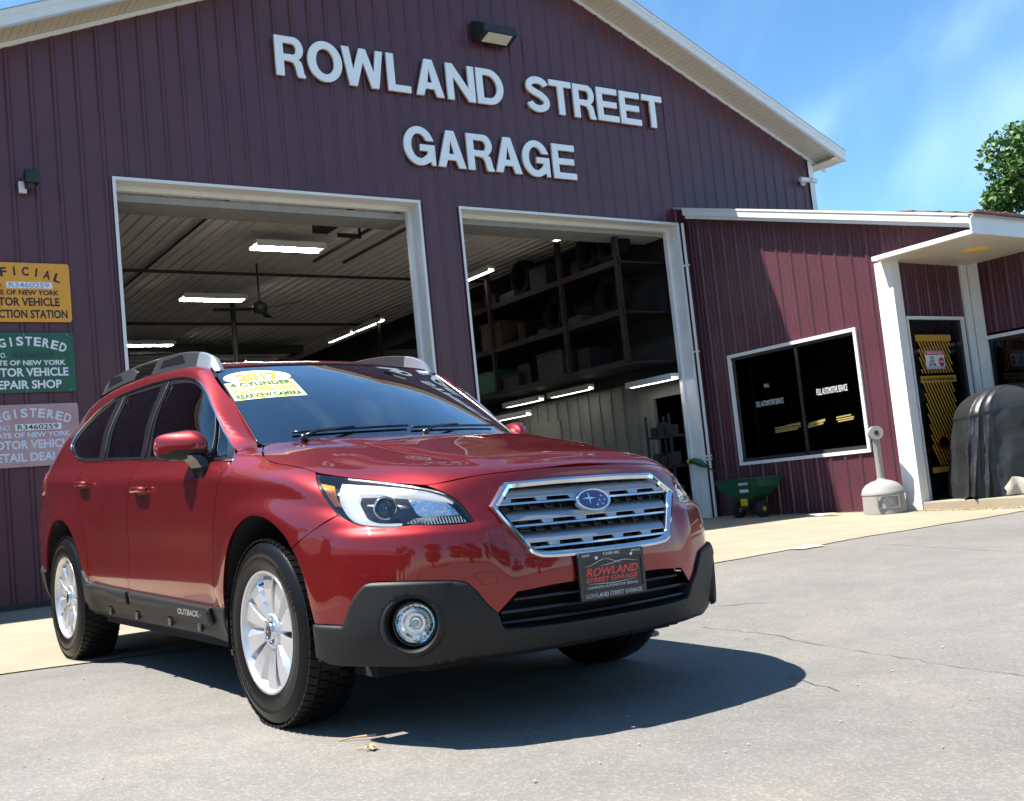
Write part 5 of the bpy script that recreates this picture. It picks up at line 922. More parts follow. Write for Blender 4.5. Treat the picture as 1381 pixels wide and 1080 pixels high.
for zt in (.857, .779, .701):
    prof = [(-.040, -.004), (-.026, -.007), (-.012, -.014), (-.004, -.023), (.001, -.032), (.004, -.038), (.002, -.041), (-.012, -.042), (-.03, -.041)]
    w0 = half_w(zt - .02) - .024; ys = np.linspace(-w0, w0, 41); vs = []
    for y in ys:
        for dx, dz in prof: vs.append((xg(y, zt + dz) + dx - .004, y, zt + dz))
    k_ = len(prof); b = MB(); b.add(vs, [(i*k_+j, (i+1)*k_+j, (i+1)*k_+j+1, i*k_+j+1) for i in range(40) for j in range(k_-1)]); o = recalc(b.build('grille_bar', SILVER, gf, smooth=True)); o.data.set_sharp_from_angle(angle=math.radians(40))
    z2 = zt - .058; w1 = half_w(z2) - .022; ys = np.linspace(-w1, w1, 41); b = MB(); prof = [(-.02, .003), (.002, .003), (.003, -.004), (-.02, -.005)]; vs = []
    for y in ys:
        for dx, dz in prof: vs.append((xg(y, z2 + dz) + dx - .003, y, z2 + dz))
    b.add(vs, [(i*4+j, (i+1)*4+j, (i+1)*4+j+1, i*4+j+1) for i in range(40) for j in range(3)]); recalc(b.build('grille_blade', CHROME, gf))
    for k in range(-3, 4):   # bridging tabs leave long dark slots between bar and blade
        yc = k * .150 + .075
        if abs(yc) > w1 - .02: continue
        b = MB(); 
        for (ya, yb) in ((yc - .022, yc + .022),):
            zt1, zt0 = zt - .040, z2 + .0045; x_ = xg(yc, z2) - .004
            x1_ = xg(yc, zt1) - .003; b.hexa([(x_ - .014, ya, zt0), (x_ + .001, ya, zt0), (x_ + .001, yb, zt0), (x_ - .014, yb, zt0), (x1_ - .016, ya - .007, zt1), (x1_, ya - .007, zt1), (x1_, yb + .007, zt1), (x1_ - .016, yb + .007, zt1)])
        recalc(b.build('grille_tab', SILVER, gf))
# oval badge with one large and five small stars
BX = xg(0, .79) + .004; fe = frame((BX, 0, .79), (0, 1, 0), (-.35, 0, 1)); em = None
b = MB(); pr = [(1.0, -.012), (1.0, .006), (.95, .011), (.87, .008), (.85, .004)]; vs = [fe @ Vector((.083 * r * math.cos(a), .042 * r * math.sin(a), z)) for r, z in pr for a in np.linspace(0, 2*math.pi, 48, endpoint=False)]
b.add(vs, [(j*48+i, j*48+(i+1) % 48, (j+1)*48+(i+1) % 48, (j+1)*48+i) for j in range(4) for i in range(48)]); em = recalc(b.build('badge', CHROME, gf, smooth=True))
def epart(name, m, pts_list, z0, z1):
    b = MB()
    for pts in pts_list:
        n = len(pts); b.add([fe @ Vector((x, y, z1)) for x, y in pts] + [fe @ Vector((x, y, z0)) for x, y in pts], [tuple(range(n))] + [(i, i + n, (i+1) % n + n, (i+1) % n) for i in range(n)])
    return recalc(b.build(name, m, gf))
epart('badge_field', BLUE, [[(.0715 * math.cos(a), .0362 * math.sin(a)) for a in np.linspace(0, 2*math.pi, 48, endpoint=False)]], 0, .0055)
def star4(cx, cy, rx, ry): return [(cx + (rx if i % 2 == 0 else rx * .17) * math.cos(i * math.pi / 4), cy + (ry if i % 2 == 0 else rx * .17) * math.sin(i * math.pi / 4)) for i in range(8)]
for (cx, cy, rx, ry) in ((-.020, .006, .033, .026), (.040, .012, .011, .010), (.027, -.005, .011, .010), (.051, -.003, .010, .009), (.012, -.021, .012, .011), (.038, -.019, .010, .009)): epart('badge_star', CHROME, [star4(cx, cy, rx, ry)], .0055, .0075)
# lower intake
b = MB(); vs = []; ys = np.linspace(-.47, .47, 31)
for y in ys:
    for z in (.30, .40, .52): vs.append((.905 - .25 * y * y, y, z))
b.add(vs, [(i*3+j, (i+1)*3+j, (i+1)*3+j+1, i*3+j+1) for i in range(30) for j in range(2)]); b.build('intake_back', SHELL, cb)
for z in (.475, .435, .398):
    b = MB(); w = .40 if z > .46 else .45; ys = np.linspace(-w, w, 31); vs = []
    for y in ys:
        x_ = .972 - .25 * y * y
        for dx, dz in ((-.05, .004), (0, .005), (.003, 0), (0, -.005), (-.05, -.004)): vs.append((x_ + dx, y, z + dz))
    b.add(vs, [(i*5+j, (i+1)*5+j, (i+1)*5+j+1, i*5+j+1) for i in range(30) for j in range(4)]); recalc(b.build('intake_bar', TRIM, cb))
# tow hook cover seam
b = MB(); pts = [(.898,-.545,.575),(.907,-.524,.58),(.928,-.477,.573),(.935,-.467,.54),(.915,-.518,.535),(.898,-.545,.575)]
pp_ = []
for p in pts: h, nn = surf((p[0] + 1, p[1], p[2]), (-1, 0, 0)); pp_.append(tuple(h + nn * .0002))
b.tube(pp_, .0011, 5); b.build('tow_hook_cover', TRIM, bc)
# ---- dealer plate on the nose
pl = None; fp = frame((.9985, 0, .524), (0, 1, 0), (-.03, 0, 1)); 
def rr_pts(w, h, r): 
    o = []
    for cx, cy, a in ((w - r, h - r, 0), (-w + r, h - r, 90), (-w + r, -h + r, 180), (w - r, -h + r, 270)): o += arc(cx, cy, r, r, a, a + 90, 4)
    return o
me = poly_mesh([rr_pts(.159, .083, .008)], .003, .001); me.materials.append(TRIM); pl = link('dealer_plate', me, CAR); pl.matrix_basis = fp @ Matrix.Translation((0, 0, .000))
me = poly_mesh([rr_pts(.159, .083, .008), rr_pts(.146, .056, .004)], .0022, .0008); me.materials.append(mat('plate frame', (.02, .022, .028), .3)); o = link('plate_frame', me, pl); o.location = (0, 0, .0045)
SIL = mat('silver print', (.55, .56, .58), .4); REDP = mat('red print', (.60, .04, .03), .45)
T = lambda s_, sz, w, x, y, mi, sh=0: (text_mesh(s_, sz, .0003, .01, width=w, shear=sh), Matrix.Translation((x, y, .0072)), mi)
join_texts('plate_lettering', [T('SALES', .0085, .036, -.123, .0735, 0), T('518-885-9882', .0105, .080, 0, .0735, 0), T('SERVICE', .0085, .044, .120, .0735, 0), T('ROWLAND STREET GARAGE', .0145, .27, 0, -.0695, 0)], [M_['paper']], pl)
T2 = lambda s_, sz, w, x, y, mi, sh=0: (text_mesh(s_, sz, .0003, .035 if mi == 1 else .0, width=w, shear=sh), Matrix.Translation((x, y, .0043)), mi)
def curve_line(f, x0, x1, w):
    b = MB(); n = 40; P = [(x0 + (x1 - x0) * i / n, f((x0 + (x1 - x0) * i / n))) for i in range(n + 1)]; vs = []
    for i, (x, y) in enumerate(P): ww = w * math.sin(math.pi * (i + .5) / (n + 1)) + .0002; vs += [(x, y - ww, .0042), (x, y + ww, .0042)]
    me = bpy.data.meshes.new('l'); me.from_pydata(vs, [], [(2*i, 2*i+2, 2*i+3, 2*i+1) for i in range(n)]); return (me, Matrix(), 0)
join_texts('plate_design', [T2('ROWLAND', .030, .255, .002, .012, 1, .25), T2('STREET GARAGE', .0165, .255, -.002, -.0155, 1, .25), T2('COMPLETE AUTOMOTIVE SERVICE', .0085, .245, 0, -.042, 0), curve_line(lambda x: .033 + .022 * math.exp(-((x + .03) / .055) ** 2), -.13, .05, .0010), curve_line(lambda x: .032 + .012 * math.exp(-((x - .06) / .06) ** 2), -.06, .13, .0009), curve_line(lambda x: -.030 - .003 * math.cos(x * 20), -.12, .12, .0008)], [SIL, REDP], pl)
for x in (-.075, .095): b = MB(); b.lathe([(.0065, 0), (.006, .004), (.002, .005), (.001, .003)], 12, Matrix.Translation((x, .062, .0045))); b.build('plate_screw', CHROME, pl)
# ---- headlights
hls = []
lens = panel('headlight', HLo, (.72, .66, .2), M_['clear'], off=.001, gap=.003, grid=.02, rim=.006, step=.010, corner=40)
FACET = mat('faceted reflector', (.72, .74, .76), .08, 1, bump=.9, bscale=38); FLUTE = mat('fluted reflector', (.70, .72, .74), .10, 1)
_n = FLUTE.node_tree; _w = _n.nodes.new('ShaderNodeTexWave'); _w.inputs['Scale'].default_value = 34; _w.bands_direction = 'Y'; _t = _n.nodes.new('ShaderNodeTexCoord'); _u = _n.nodes.new('ShaderNodeBump'); _u.inputs['Strength'].default_value = .9; _u.inputs['Distance'].default_value = .01
_n.links.new(_t.outputs['Object'], _w.inputs[0]); _n.links.new(_w.outputs[0], _u.inputs['Height']); _n.links.new(_u.outputs[0], _n.nodes['Principled BSDF'].inputs['Normal'])
def sub(name, pts, m, off, rim=.0, **k): return panel(name, pts, (.72, .66, .2), m, off=off, gap=0, grid=.02, rim=rim, parent=lens, step=.010, **k)
sub('lamp_bowl', HLo, HOUSE, -.045); 
b_rim = panel('lamp_seal', HLo, (.72, .66, .2), HOUSE, off=-.0035, gap=-.001, holes=[[tuple(np.array(p) * .0 + q) for p, q in zip(HLo, [tuple(np.array(p) + (np.array([.63,.72,.83]) - np.array(p)) * .045) for p in HLo])]], grid=.03, rim=.05, parent=lens, step=.010, corner=40)
DRL = [(.444,.774,.916),(.584,.692,.898),(.70,.63,.877),(.79,.572,.847),(.818,.546,.822),(.799,.569,.830),(.704,.65,.855),(.61,.705,.870),(.54,.756,.874),(.556,.775,.850),(.589,.781,.813),(.632,.781,.784),(.672,.762,.769),(.735,.712,.765),(.738,.715,.756),(.659,.779,.760),(.605,.806,.771),(.548,.817,.798),(.503,.82,.836),(.478,.809,.875)]
sub('light_guide', DRL, WHITEL, -.010, rim=.02, rnd=.004, corner=40)
sub('amber_reflector', [(.375,.822,.917),(.435,.80,.905),(.47,.82,.868),(.50,.822,.832),(.485,.833,.830),(.428,.836,.881)], AMBER, -.008, rim=.015, corner=40)
sub('high_beam_reflector', [(.695,.661,.853),(.732,.629,.852),(.789,.579,.836),(.824,.549,.806),(.847,.535,.783),(.771,.651,.789),(.749,.66,.798),(.723,.664,.825)], FACET, -.022, corner=40)
sub('turn_signal', [(.745,.703,.765),(.765,.666,.781),(.851,.54,.776),(.868,.53,.756),(.785,.667,.757)], FLUTE, -.014, corner=40)
for k, s_ in enumerate((1, -1)):
    p, n_ = surf((.646 + 1, .729 + .9, .827), (-1/1.345, -.9/1.345, 0)); p = (p - n_ * .028) * [1, s_, 1]; ax = Vector((.93, .36 * s_, 0)).normalized(); Mh = frame(Vector(p), Vector((0, 0, 1)).cross(ax), (0, 0, 1))
    b = MB(); b.lathe([(.040, -.02), (.043, .006), (.040, .012), (.034, .006), (.030, -.004)], 32, Mh); recalc(b.build('projector_ring', CHROME, lens[k], smooth=True))
    b = MB(); b.lathe([(.030, -.004), (.027, .008), (.018, .016), (.001, .019)], 28, Mh); recalc(b.build('projector_lens', mat('projector glass', (.05, .06, .07), .02, .6), lens[k], smooth=True))
# ribs in the turn signal and fine facets
# ---- doors, body side
BELT = [(-.347,.846,1.037),(-.592,.86,1.053),(-1.0,.86,1.076),(-1.40,.86,1.099),(-1.931,.859,1.124),(-2.315,.86,1.136),(-2.553,.853,1.157),(-2.733,.836,1.200)]
BL = [(-1.497,.86,1.103),(-1.53,.89,.95),(-1.575,.90,.75),(-1.600,.892,.592),(-1.64,.886,.484),(-1.65,.88,.42)]
fd = panel('front_door', DLF + BELT[1:4] + BL + [(-1.0,.875,.40)], (0, 1, .05), PAINT, corner=26, grid=.022)
RD = [(-2.40,.857,1.142),(-2.425,.89,1.03),(-2.40,.90,.93),(-2.345,.905,.83),(-2.30,.905,.72),(-2.275,.90,.60),(-2.27,.89,.50),(-2.275,.88,.42)]
rd = panel('rear_door', BL[::-1] + [(-1.7,.86,1.1135),BELT[4],(-2.2,.86,1.133)] + RD + [(-1.9,.875,.40)], (0, 1, .05), PAINT, corner=26)
DLO = [(-.392,.823,1.065),(-.347,.846,1.037),(-.592,.86,1.051),(-1.329,.859,1.096),(-1.931,.859,1.124),(-2.315,.86,1.136),(-2.553,.854,1.157),(-2.733,.836,1.2),(-2.835,.818,1.24),(-2.86,.80,1.285),(-2.855,.765,1.34),(-2.80,.725,1.395),(-2.70,.698,1.441),(-2.516,.687,1.478),(-2.326,.681,1.5),(-1.942,.68,1.510),(-1.58,.685,1.506),(-1.375,.687,1.499),(-1.183,.695,1.475),(-1.02,.711,1.434),(-.895,.73,1.374),(-.786,.749,1.299),(-.697,.762,1.234),(-.629,.772,1.18),(-.52,.79,1.118)]
WSE = [(-.36,.735,1.09),(-.45,.702,1.127),(-.60,.682,1.222),(-.763,.664,1.325),(-.92,.65,1.42),(-1.054,.636,1.500)]
ARR = [(-2.362,.906,.44),(-2.368,.906,.506),(-2.382,.911,.572),(-2.413,.917,.639),(-2.461,.922,.701),(-2.533,.926,.763),(-2.635,.927,.803),(-2.745,.927,.812),(-2.86,.925,.797),(-2.963,.922,.744),(-3.054,.914,.66),(-3.13,.90,.56),(-3.155,.89,.50)]
side = [(-.36,.735,1.09)] + WSE[1:] + [(-1.15,.618,1.53),(-1.6,.60,1.57),(-2.1,.598,1.59),(-2.6,.592,1.575),(-3.0,.57,1.545),(-3.30,.54,1.475),(-3.42,.55,1.41),(-3.50,.62,1.28),(-3.58,.68,1.14),(-3.63,.71,1.0),(-3.66,.70,.8),(-3.70,.68,.60),(-3.66,.70,.52),(-3.4,.84,.50)] + ARR[::-1] + [(-2.32,.90,.42)] + RD[::-1][0:] + [(-2.44,.857,1.146)] + DLO[6:] + [(-.40,.80,1.07)]
side = [p for i, p in enumerate(side) if i == 0 or np.linalg.norm(np.array(p) - np.array(side[i-1])) > .004]
panel('body_side', side, (-.10, .78, .55), PAINT, corner=26, grid=.016, step=.010)
panel('roof', [(-.955,0,1.52),(-.975,.25,1.52),(-1.02,.5,1.51),(-1.062,.628,1.50),(-1.15,.611,1.53),(-1.6,.593,1.57),(-2.1,.591,1.59),(-2.6,.585,1.575),(-3.0,.563,1.545),(-3.28,.535,1.48),(-3.36,.3,1.50),(-3.38,0,1.51)], (0, 0, 1), PAINT, (1,), mirror=True, grid=.05, corner=26)
tgp = panel('tailgate', [(-3.42,0,1.49),(-3.42,.3,1.48),(-3.40,.52,1.42),(-3.50,.61,1.28),(-3.58,.67,1.14),(-3.63,.70,1.0),(-3.70,.70,.8),(-3.75,.68,.62),(-3.84,.3,.60),(-3.85,0,.60)], (-1, 0, .2), PAINT, (1,), mirror=True, grid=.06, holes=[('m', [(-3.46,0,1.44),(-3.46,.45,1.40),(-3.56,.56,1.16),(-3.64,.5,1.08),(-3.66,0,1.07)])])[0]
panel('rear_window', [(-3.46,0,1.445),(-3.46,.455,1.405),(-3.56,.565,1.16),(-3.64,.505,1.075),(-3.66,0,1.065)], (-1, 0, .2), M_['privacy'], (1,), mirror=True, off=-.004, grid=.08, rim=0)
panel('rear_bumper', [(-3.155,.89,.50),(-3.4,.85,.49),(-3.62,.72,.51),(-3.72,.68,.58),(-3.84,.3,.58),(-3.85,0,.58),(-3.82,0,.34),(-3.7,.6,.33),(-3.45,.81,.32),(-3.16,.85,.30),(-3.17,.88,.38)], (-.6, .8, 0), CLAD, (1, -1), off=.012, rim=.03, grid=.05)
panel('tail_lamp', [(-3.24,.866,1.07),(-3.38,.84,1.11),(-3.56,.715,1.13),(-3.62,.71,.98),(-3.45,.82,.96),(-3.30,.86,.99)], (-.6, .8, .1), REDL, (1, -1), off=.006, rim=.02, grid=.04)
# ---- window frames and glass
GF = [(-1.455,.701,1.473),(-1.22,.705,1.458),(-1.074,.714,1.432),(-.95,.73,1.386),(-.801,.753,1.302),(-.748,.76,1.266),(-.606,.85,1.069),(-1.369,.854,1.112),(-1.41,.80,1.25)]
GT = [(-.719,.765,1.241),(-.588,.781,1.149),(-.49,.82,1.085),(-.44,.845,1.060),(-.585,.85,1.068)]
GRR = [(-2.17,.69,1.484),(-1.589,.698,1.481),(-1.517,.854,1.121),(-2.05,.855,1.144)]
GQ = [(-2.345,.69,1.475),(-2.496,.694,1.460),(-2.663,.712,1.418),(-2.751,.75,1.356),(-2.803,.79,1.29),(-2.805,.812,1.245),(-2.702,.836,1.202),(-2.54,.849,1.171),(-2.20,.852,1.152)]
wfr = panel('window_frame', DLO, (0, .92, .39), TRIM, off=-.004, gap=.001, holes=[GF, GT, GRR, GQ], rim=.01, grid=.04, corner=30)
for nm, g_ in (('front_door_window', GF), ('corner_window', GT), ('rear_door_window', GRR), ('quarter_window', GQ)):
    panel(nm, g_, (0, .92, .39), M_['glass'] if g_ in (GF, GT) else M_['privacy'], off=-.009, gap=-.006, rim=0, grid=.05, corner=30)
    
for k, s_ in enumerate((1, -1)):
    b = MB(); q = smooth_loop([np.array(p) for p in DLO], .03, 50); P_ = []
    for p in q: h, nn = surf(np.array([p[0], p[1] * 1, p[2]]) + np.array([0, .92, .39]) * 1, (0, -.92, -.39)); P_.append((h[0], h[1] * s_ + nn[1] * .001 * s_, h[2] + nn[2] * .001))
    P_ = [p_ for p_ in P_]; P_.append(P_[0]); b.tube(P_, .0048, 8, cap=False); b.build('window_chrome', CHROME, wfr[k], smooth=True)
    for a_, c_ in (((-1.475, .69, 1.49), (-1.435, .853, 1.105)), ((-.735, .762, 1.262), (-.592, .852, 1.062)), ((-2.205, .685, 1.487), (-2.09, .856, 1.14))):
        b = MB(); P_ = []
        for t in np.linspace(0, 1, 9): p = np.array(a_) * (1 - t) + np.array(c_) * t; h, nn = surf(p + np.array([0, .92, .39]), (0, -.92, -.39)); P_.append((h[0], (h[1] + nn[1] * .001) * s_, h[2] + nn[2] * .001))
        b.tube(P_, .0032, 6); b.build('window_divider', RAIL, wfr[k], smooth=True)
# ---- windshield on its own smooth surface
def WS(s, t):
    g = 1 - s * s; B_ = np.array([-.44 + .17 * g, .69 * s, 1.118 + .004 * g]); T_ = np.array([-1.054 + .12 * g, .625 * s, 1.503 + .012 * g])
    return B_ * (1 - t) + T_ * t + np.array([.55, 0, .83]) * 4 * t * (1 - t) * (.008 + .014 * (1 - s ** 4))
def wsgrid(s0, s1, t0, t1, ns, nt, off=0.):
    vs = []; nrm = np.array([.55, 0, .83])
    for j in range(nt + 1):
        for i in range(ns + 1):
            s_, t_ = s0 + (s1 - s0) * i / ns, t0 + (t1 - t0) * j / nt; vs.append(tuple(WS(s_, t_) + nrm * off))
    return vs, [(j*(ns+1)+i, j*(ns+1)+i+1, (j+1)*(ns+1)+i+1, (j+1)*(ns+1)+i) for j in range(nt) for i in range(ns)]
b = MB(); b.add(*wsgrid(-1, 1, -.04, 1.0, 40, 24)); wsh = b.build('windshield', M_['windshield'], CAR, smooth=True)
b = MB()
for (s0, s1, t0, t1) in ((-1.0, 1.0, .94, 1.03), (-1.0, 1.0, -.06, .03), (-1.01, -.965, .03, .94), (.965, 1.01, .03, .94)): b.add(*wsgrid(s0, s1, t0, t1, 30, 10, -.002))
b.build('windshield_border', TRIM, wsh, smooth=True)
b = MB(); b.tube([tuple(WS(s_, 1.03)) for s_ in np.linspace(-1, 1, 25)], .005, 6); 
for sg in (-1, 1): b.tube([tuple(WS(sg * 1.008, t_) + np.array([0, 0, .001])) for t_ in np.linspace(-.05, 1.03, 20)], .005, 6)
b.build('windshield_seal', TRIM, wsh, smooth=True)
# year oval and price-strip stickers inside the upper corner
YEL = mat('sticker yellow', (.72, .70, .30), .5); CRM = mat('sticker cream', (.85, .80, .55), .5); ORG = mat('sticker orange', (.75, .28, .04), .5); GRN = mat('sticker green', (.01, .09, .03), .5)
def wsm(pts): return [tuple(WS(s_, t_) + np.array([.55, 0, .83]) * .0015) for s_, t_ in pts]
def decal(me, f, m, nm):
    b = MB(); b.add([tuple(WS(*f(v.co.x, v.co.y)) + np.array([.55, 0, .83]) * (.003 + v.co.z)) for v in me.vertices], [tuple(p.vertices) for p in me.polygons]); return b.build(nm, m, wsh)
b = MB(); n = 32; b.add(wsm([(-.745, .828)] + [(-.75 + .235 * math.cos(a), .828 + .105 * math.sin(a)) for a in np.linspace(0, 2*math.pi, n, endpoint=False)]), [(0, 1 + i, 1 + (i+1) % n) for i in range(n)]); b.build('year_sticker', CRM, wsh)
decal(text_mesh('2017', .12, 0, .05, width=.30), lambda x, y: (-.75 + x, .828 + y * 1.0), ORG, 'year_lettering')
b = MB(); ns, nt = 10, 6; vs = []
for j in range(nt + 1):
    for i in range(ns + 1):
        u, v = i / ns, j / nt; vs.append(wsm([(-1.0 + .47 * u, .505 + .255 * v + (.0 if True else 0))])[0])
b.add(vs, [(j*(ns+1)+i, j*(ns+1)+i+1, (j+1)*(ns+1)+i+1, (j+1)*(ns+1)+i) for j in range(nt) for i in range(ns)]); b.build('feature_sticker', YEL, wsh)
for s_, z, m_, w in (('4 CYLINDER', .718, GRN, .42), ('ALL WHEEL DRIVE', .635, ORG, .42), ('REARVIEW CAMERA', .550, GRN, .43)):
    decal(text_mesh(s_, .060, 0, .035, width=w), lambda x, y, z=z: (-.765 + x, z + y), m_, 'feature_lettering')
# cowl, wipers
b = MB(); vs = []
for i in range(31):
    s_ = -1 + i / 15; p = WS(s_, -.03); vs += [tuple(p + [.0, 0, .002]), tuple(p + [.05, 0, -.012]), tuple(p + [.12, 0, -.03])]
b.add(vs, [(3*i+k, 3*i+3+k, 3*i+4+k, 3*i+1+k) for i in range(30) for k in range(2)]); cw = b.build('cowl', TRIM, CAR, smooth=True)
for (s0, s1, arm) in ((-.80, -.02, -.78), (.0, .80, .02)):
    b = MB(); P_ = [WS(s0 + (s1 - s0) * k / 12, .045 + .02 * k / 12) + np.array([.55, 0, .83]) * .012 for k in range(13)]; b.tube([tuple(p) for p in P_], .006, 6); pv = WS(arm, -.03) + np.array([.05, 0, .015]); b.tube([tuple(pv), tuple(pv * .6 + P_[4] * .4 + [0, 0, .014]), tuple(P_[6] + [0, 0, .008])], [.011, .008, .005], 8); b.tube([tuple(pv - [0, 0, .02]), tuple(pv + [0, 0, .012])], .016, 12); b.build('wiper', TRIM, cw, smooth=True)
# ---- sills
SILT = [(-.36,.90,.47),(-.375,.89,.435),(-.50,.88,.425),(-.60,.872,.424),(-1.2,.875,.436),(-1.676,.877,.446),(-2.20,.888,.462),(-2.29,.90,.482),(-2.345,.906,.53),(-2.372,.906,.53)]
sill = panel('sill_cladding', SILT + [(-2.372,.89,.42),(-2.42,.87,.34),(-2.44,.86,.292),(-2.13,.835,.285),(-1.73,.83,.288),(-1.15,.832,.290),(-.70,.835,.285),(-.46,.84,.262),(-.425,.86,.31),(-.40,.88,.38)], (0, 1, -.1), CLAD, off=.008, rim=.03, rnd=.005, gap=0, grid=.04, corner=28)
st1 = panel('door_moulding', [(-.575,.87,.424),(-1.2,.875,.436),(-1.625,.877,.444),(-1.64,.86,.374),(-1.2,.86,.362),(-.62,.85,.345),(-.585,.86,.36)], (0, 1, -.1), CLAD, off=.024, rim=.02, rnd=.005, gap=0, grid=.04, corner=28)
panel('door_moulding', [(-1.655,.877,.446),(-2.0,.88,.453),(-2.24,.888,.464),(-2.30,.89,.46),(-2.27,.88,.385),(-2.0,.86,.382),(-1.70,.86,.376)], (0, 1, -.1), CLAD, off=.024, rim=.02, rnd=.005, gap=0, grid=.04, corner=28)
for k, s_ in enumerate((1, -1)):
    for xx in (-.78, -1.15, -1.62, -2.05):
        h, nn = surf((xx, 2, .325), (0, -1, 0)); b = MB(); b.rbox((xx - .022, h[1] + .004, .300), (xx + .022, h[1] + .018, .345), .006); b.v = [(x, y * s_, z) for x, y, z in b.v]; o = recalc(b.build('sill_recess', TRIM, sill[k]))
    h, nn = surf((-.85, 2, .388), (0, -1, -.0)); b_ = text_mesh('OUTBACK', .027, .001, .03, width=.26); fr_ = frame((-.83, (h[1] + .0275) * s_, .386), (-s_ * -1.0 if False else (1 if s_ < 0 else -1), 0, .0), (0, nn[1] * 0, 1)); join_texts('side_lettering', [(b_, fr_, 0)], [SILVER], st1[k])
    # mud guard behind the front wheel
    b = MB(); b.hexa([(-.40, .60 * 1, .20), (-.385, .60, .20), (-.385, .87, .235), (-.40, .87, .235), (-.42, .60, .45), (-.40, .60, .45), (-.385, .895, .45), (-.40, .895, .45)]); b.v = [(x, y * s_, z) for x, y, z in b.v]; recalc(b.build('mud_guard', TRIM, sill[k]))
# ---- door handles
for k, s_ in enumerate((1, -1)):
    for (xx, zz, par) in ((-1.33, .948, fd[k]), (-2.27, 1.008, rd[k])):
        b = MB(); vs = []; n = 24
        for r, dd in ((1, .0012), (.8, -.0), (.45, .001)):
            for i in range(n):
                a = 2*math.pi*i/n; h, nn = surf((xx + .062 * r * math.cos(a), 2, zz - .004 + .036 * r * math.sin(a)), (0, -1, 0)); vs.append((h[0], (h[1] + .0012) * s_, h[2]))
        b.add(vs, [(j*n+i, j*n+(i+1) % n, (j+1)*n+(i+1) % n, (j+1)*n+i) for j in range(2) for i in range(n)] + [tuple(range(2*n, 3*n))]); cup = b.build('handle_cup', mat('handle cup', (.05, .004, .006), .4), par)  # flat darker-red disc: the cup's recess shade is put into the colour
        h, nn = surf((xx, 2, zz), (0, -1, 0)); y0 = h[1]; P_ = []
        for t in np.linspace(-1, 1, 13): P_.append((xx + .098 * t, (y0 + .010 + .022 * (1 - t ** 4) ** .5) * s_, zz + .002 - .004 * t * t))
        b = MB(); b.tube([(P_[0][0] - .004, P_[0][1], P_[0][2])] + P_ + [(P_[-1][0] + .004, P_[-1][1], P_[-1][2])], [.004] + [.010 + .005 * (1 - t ** 6) for t in np.linspace(-1, 1, 13)] + [.004], 12); b.build('door_handle', PAINT, par, smooth=True)
# ---- mirrors
def mirror(s_):
    ns, na = 22, 28; vs = []; mi = []
    for i in range(ns + 1):
        s = i / ns; e = (1 - abs(2 * s - 1) ** 5) ** .35 if 0 < s < 1 else .02; y = .845 + .188 * s; xf = -.565 - .170 * s ** 1.6; xb = -.76 - .045 * s; z0 = 1.058 + .006 * s; z1 = 1.190 - .012 * abs(s - .35) * 2; xc, zc = (xf + xb) / 2, (z0 + z1) / 2; rx, rz = (xf - xb) / 2 * e, (z1 - z0) / 2 * e
        for k in range(na):
            a = 2 * math.pi * k / na; c, q = math.cos(a), math.sin(a); ex = .55; X = xc + rx * abs(c) ** ex * (1 if c > 0 else -1) * (1 - .22 * (q > 0) * q * q * (c > 0)); Z = zc + rz * abs(q) ** .7 * (1 if q > 0 else -1) - .012 * (c > 0) * c * (q > 0) ; vs.append((X, y * s_, Z))
    fs = [(i*na+k, i*na+(k+1) % na, (i+1)*na+(k+1) % na, (i+1)*na+k) for i in range(ns) for k in range(na)] + [tuple(range(na)), tuple(range(ns*na, (ns+1)*na))]
    b = MB(); b.add([v for v in vs], fs); zsplit = 1.096; b.m = [0 if (sum(vs[j][2] for j in f) / len(f)) > zsplit else 1 for f in fs]
    hs = MB(); hs.v = b.v; hs.f = [f for f, m in zip(b.f, b.m) if m == 0]; hs.m = [0] * len(hs.f); o = hs.build('side_mirror', PAINT, CAR, smooth=True); 
    lo = MB(); lo.v = b.v; lo.f = [f for f, m in zip(b.f, b.m) if m == 1]; lo.m = [0] * len(lo.f); lo.build('mirror_base', CLAD, o, smooth=True)
    for q in (o,): recalc(q)
    b = MB(); b.rbox((-.815, .87, 1.08), (-.775, 1.01, 1.165), .012); b.v = [(x, y * s_, z) for x, y, z in b.v]; recalc(b.build('mirror_glass', CHROME, o))
    b = MB(); L = []
    for (x0, x1, y, z) in ((-.72, -.58, .925, 1.075), (-.70, -.565, .905, 1.05), (-.675, -.555, .89, 1.02), (-.655, -.56, .885, .975)): L.append([(x0, y - .03, z), (x1, y - .03, z), (x1, y + .012, z), (x0, y + .012, z)])
    vs = [p for l in L for p in l]; b.add(vs, [(4*i+k, 4*i+(k+1) % 4, 4*i+4+(k+1) % 4, 4*i+4+k) for i in range(3) for k in range(4)] + [(0, 1, 2, 3), (12, 13, 14, 15)]); b.v = [(x, y * s_, z) for x, y, z in b.v]; mm_ = recalc(b.build('mirror_arm', TRIM, o))
for s_ in (1, -1): mirror(s_)
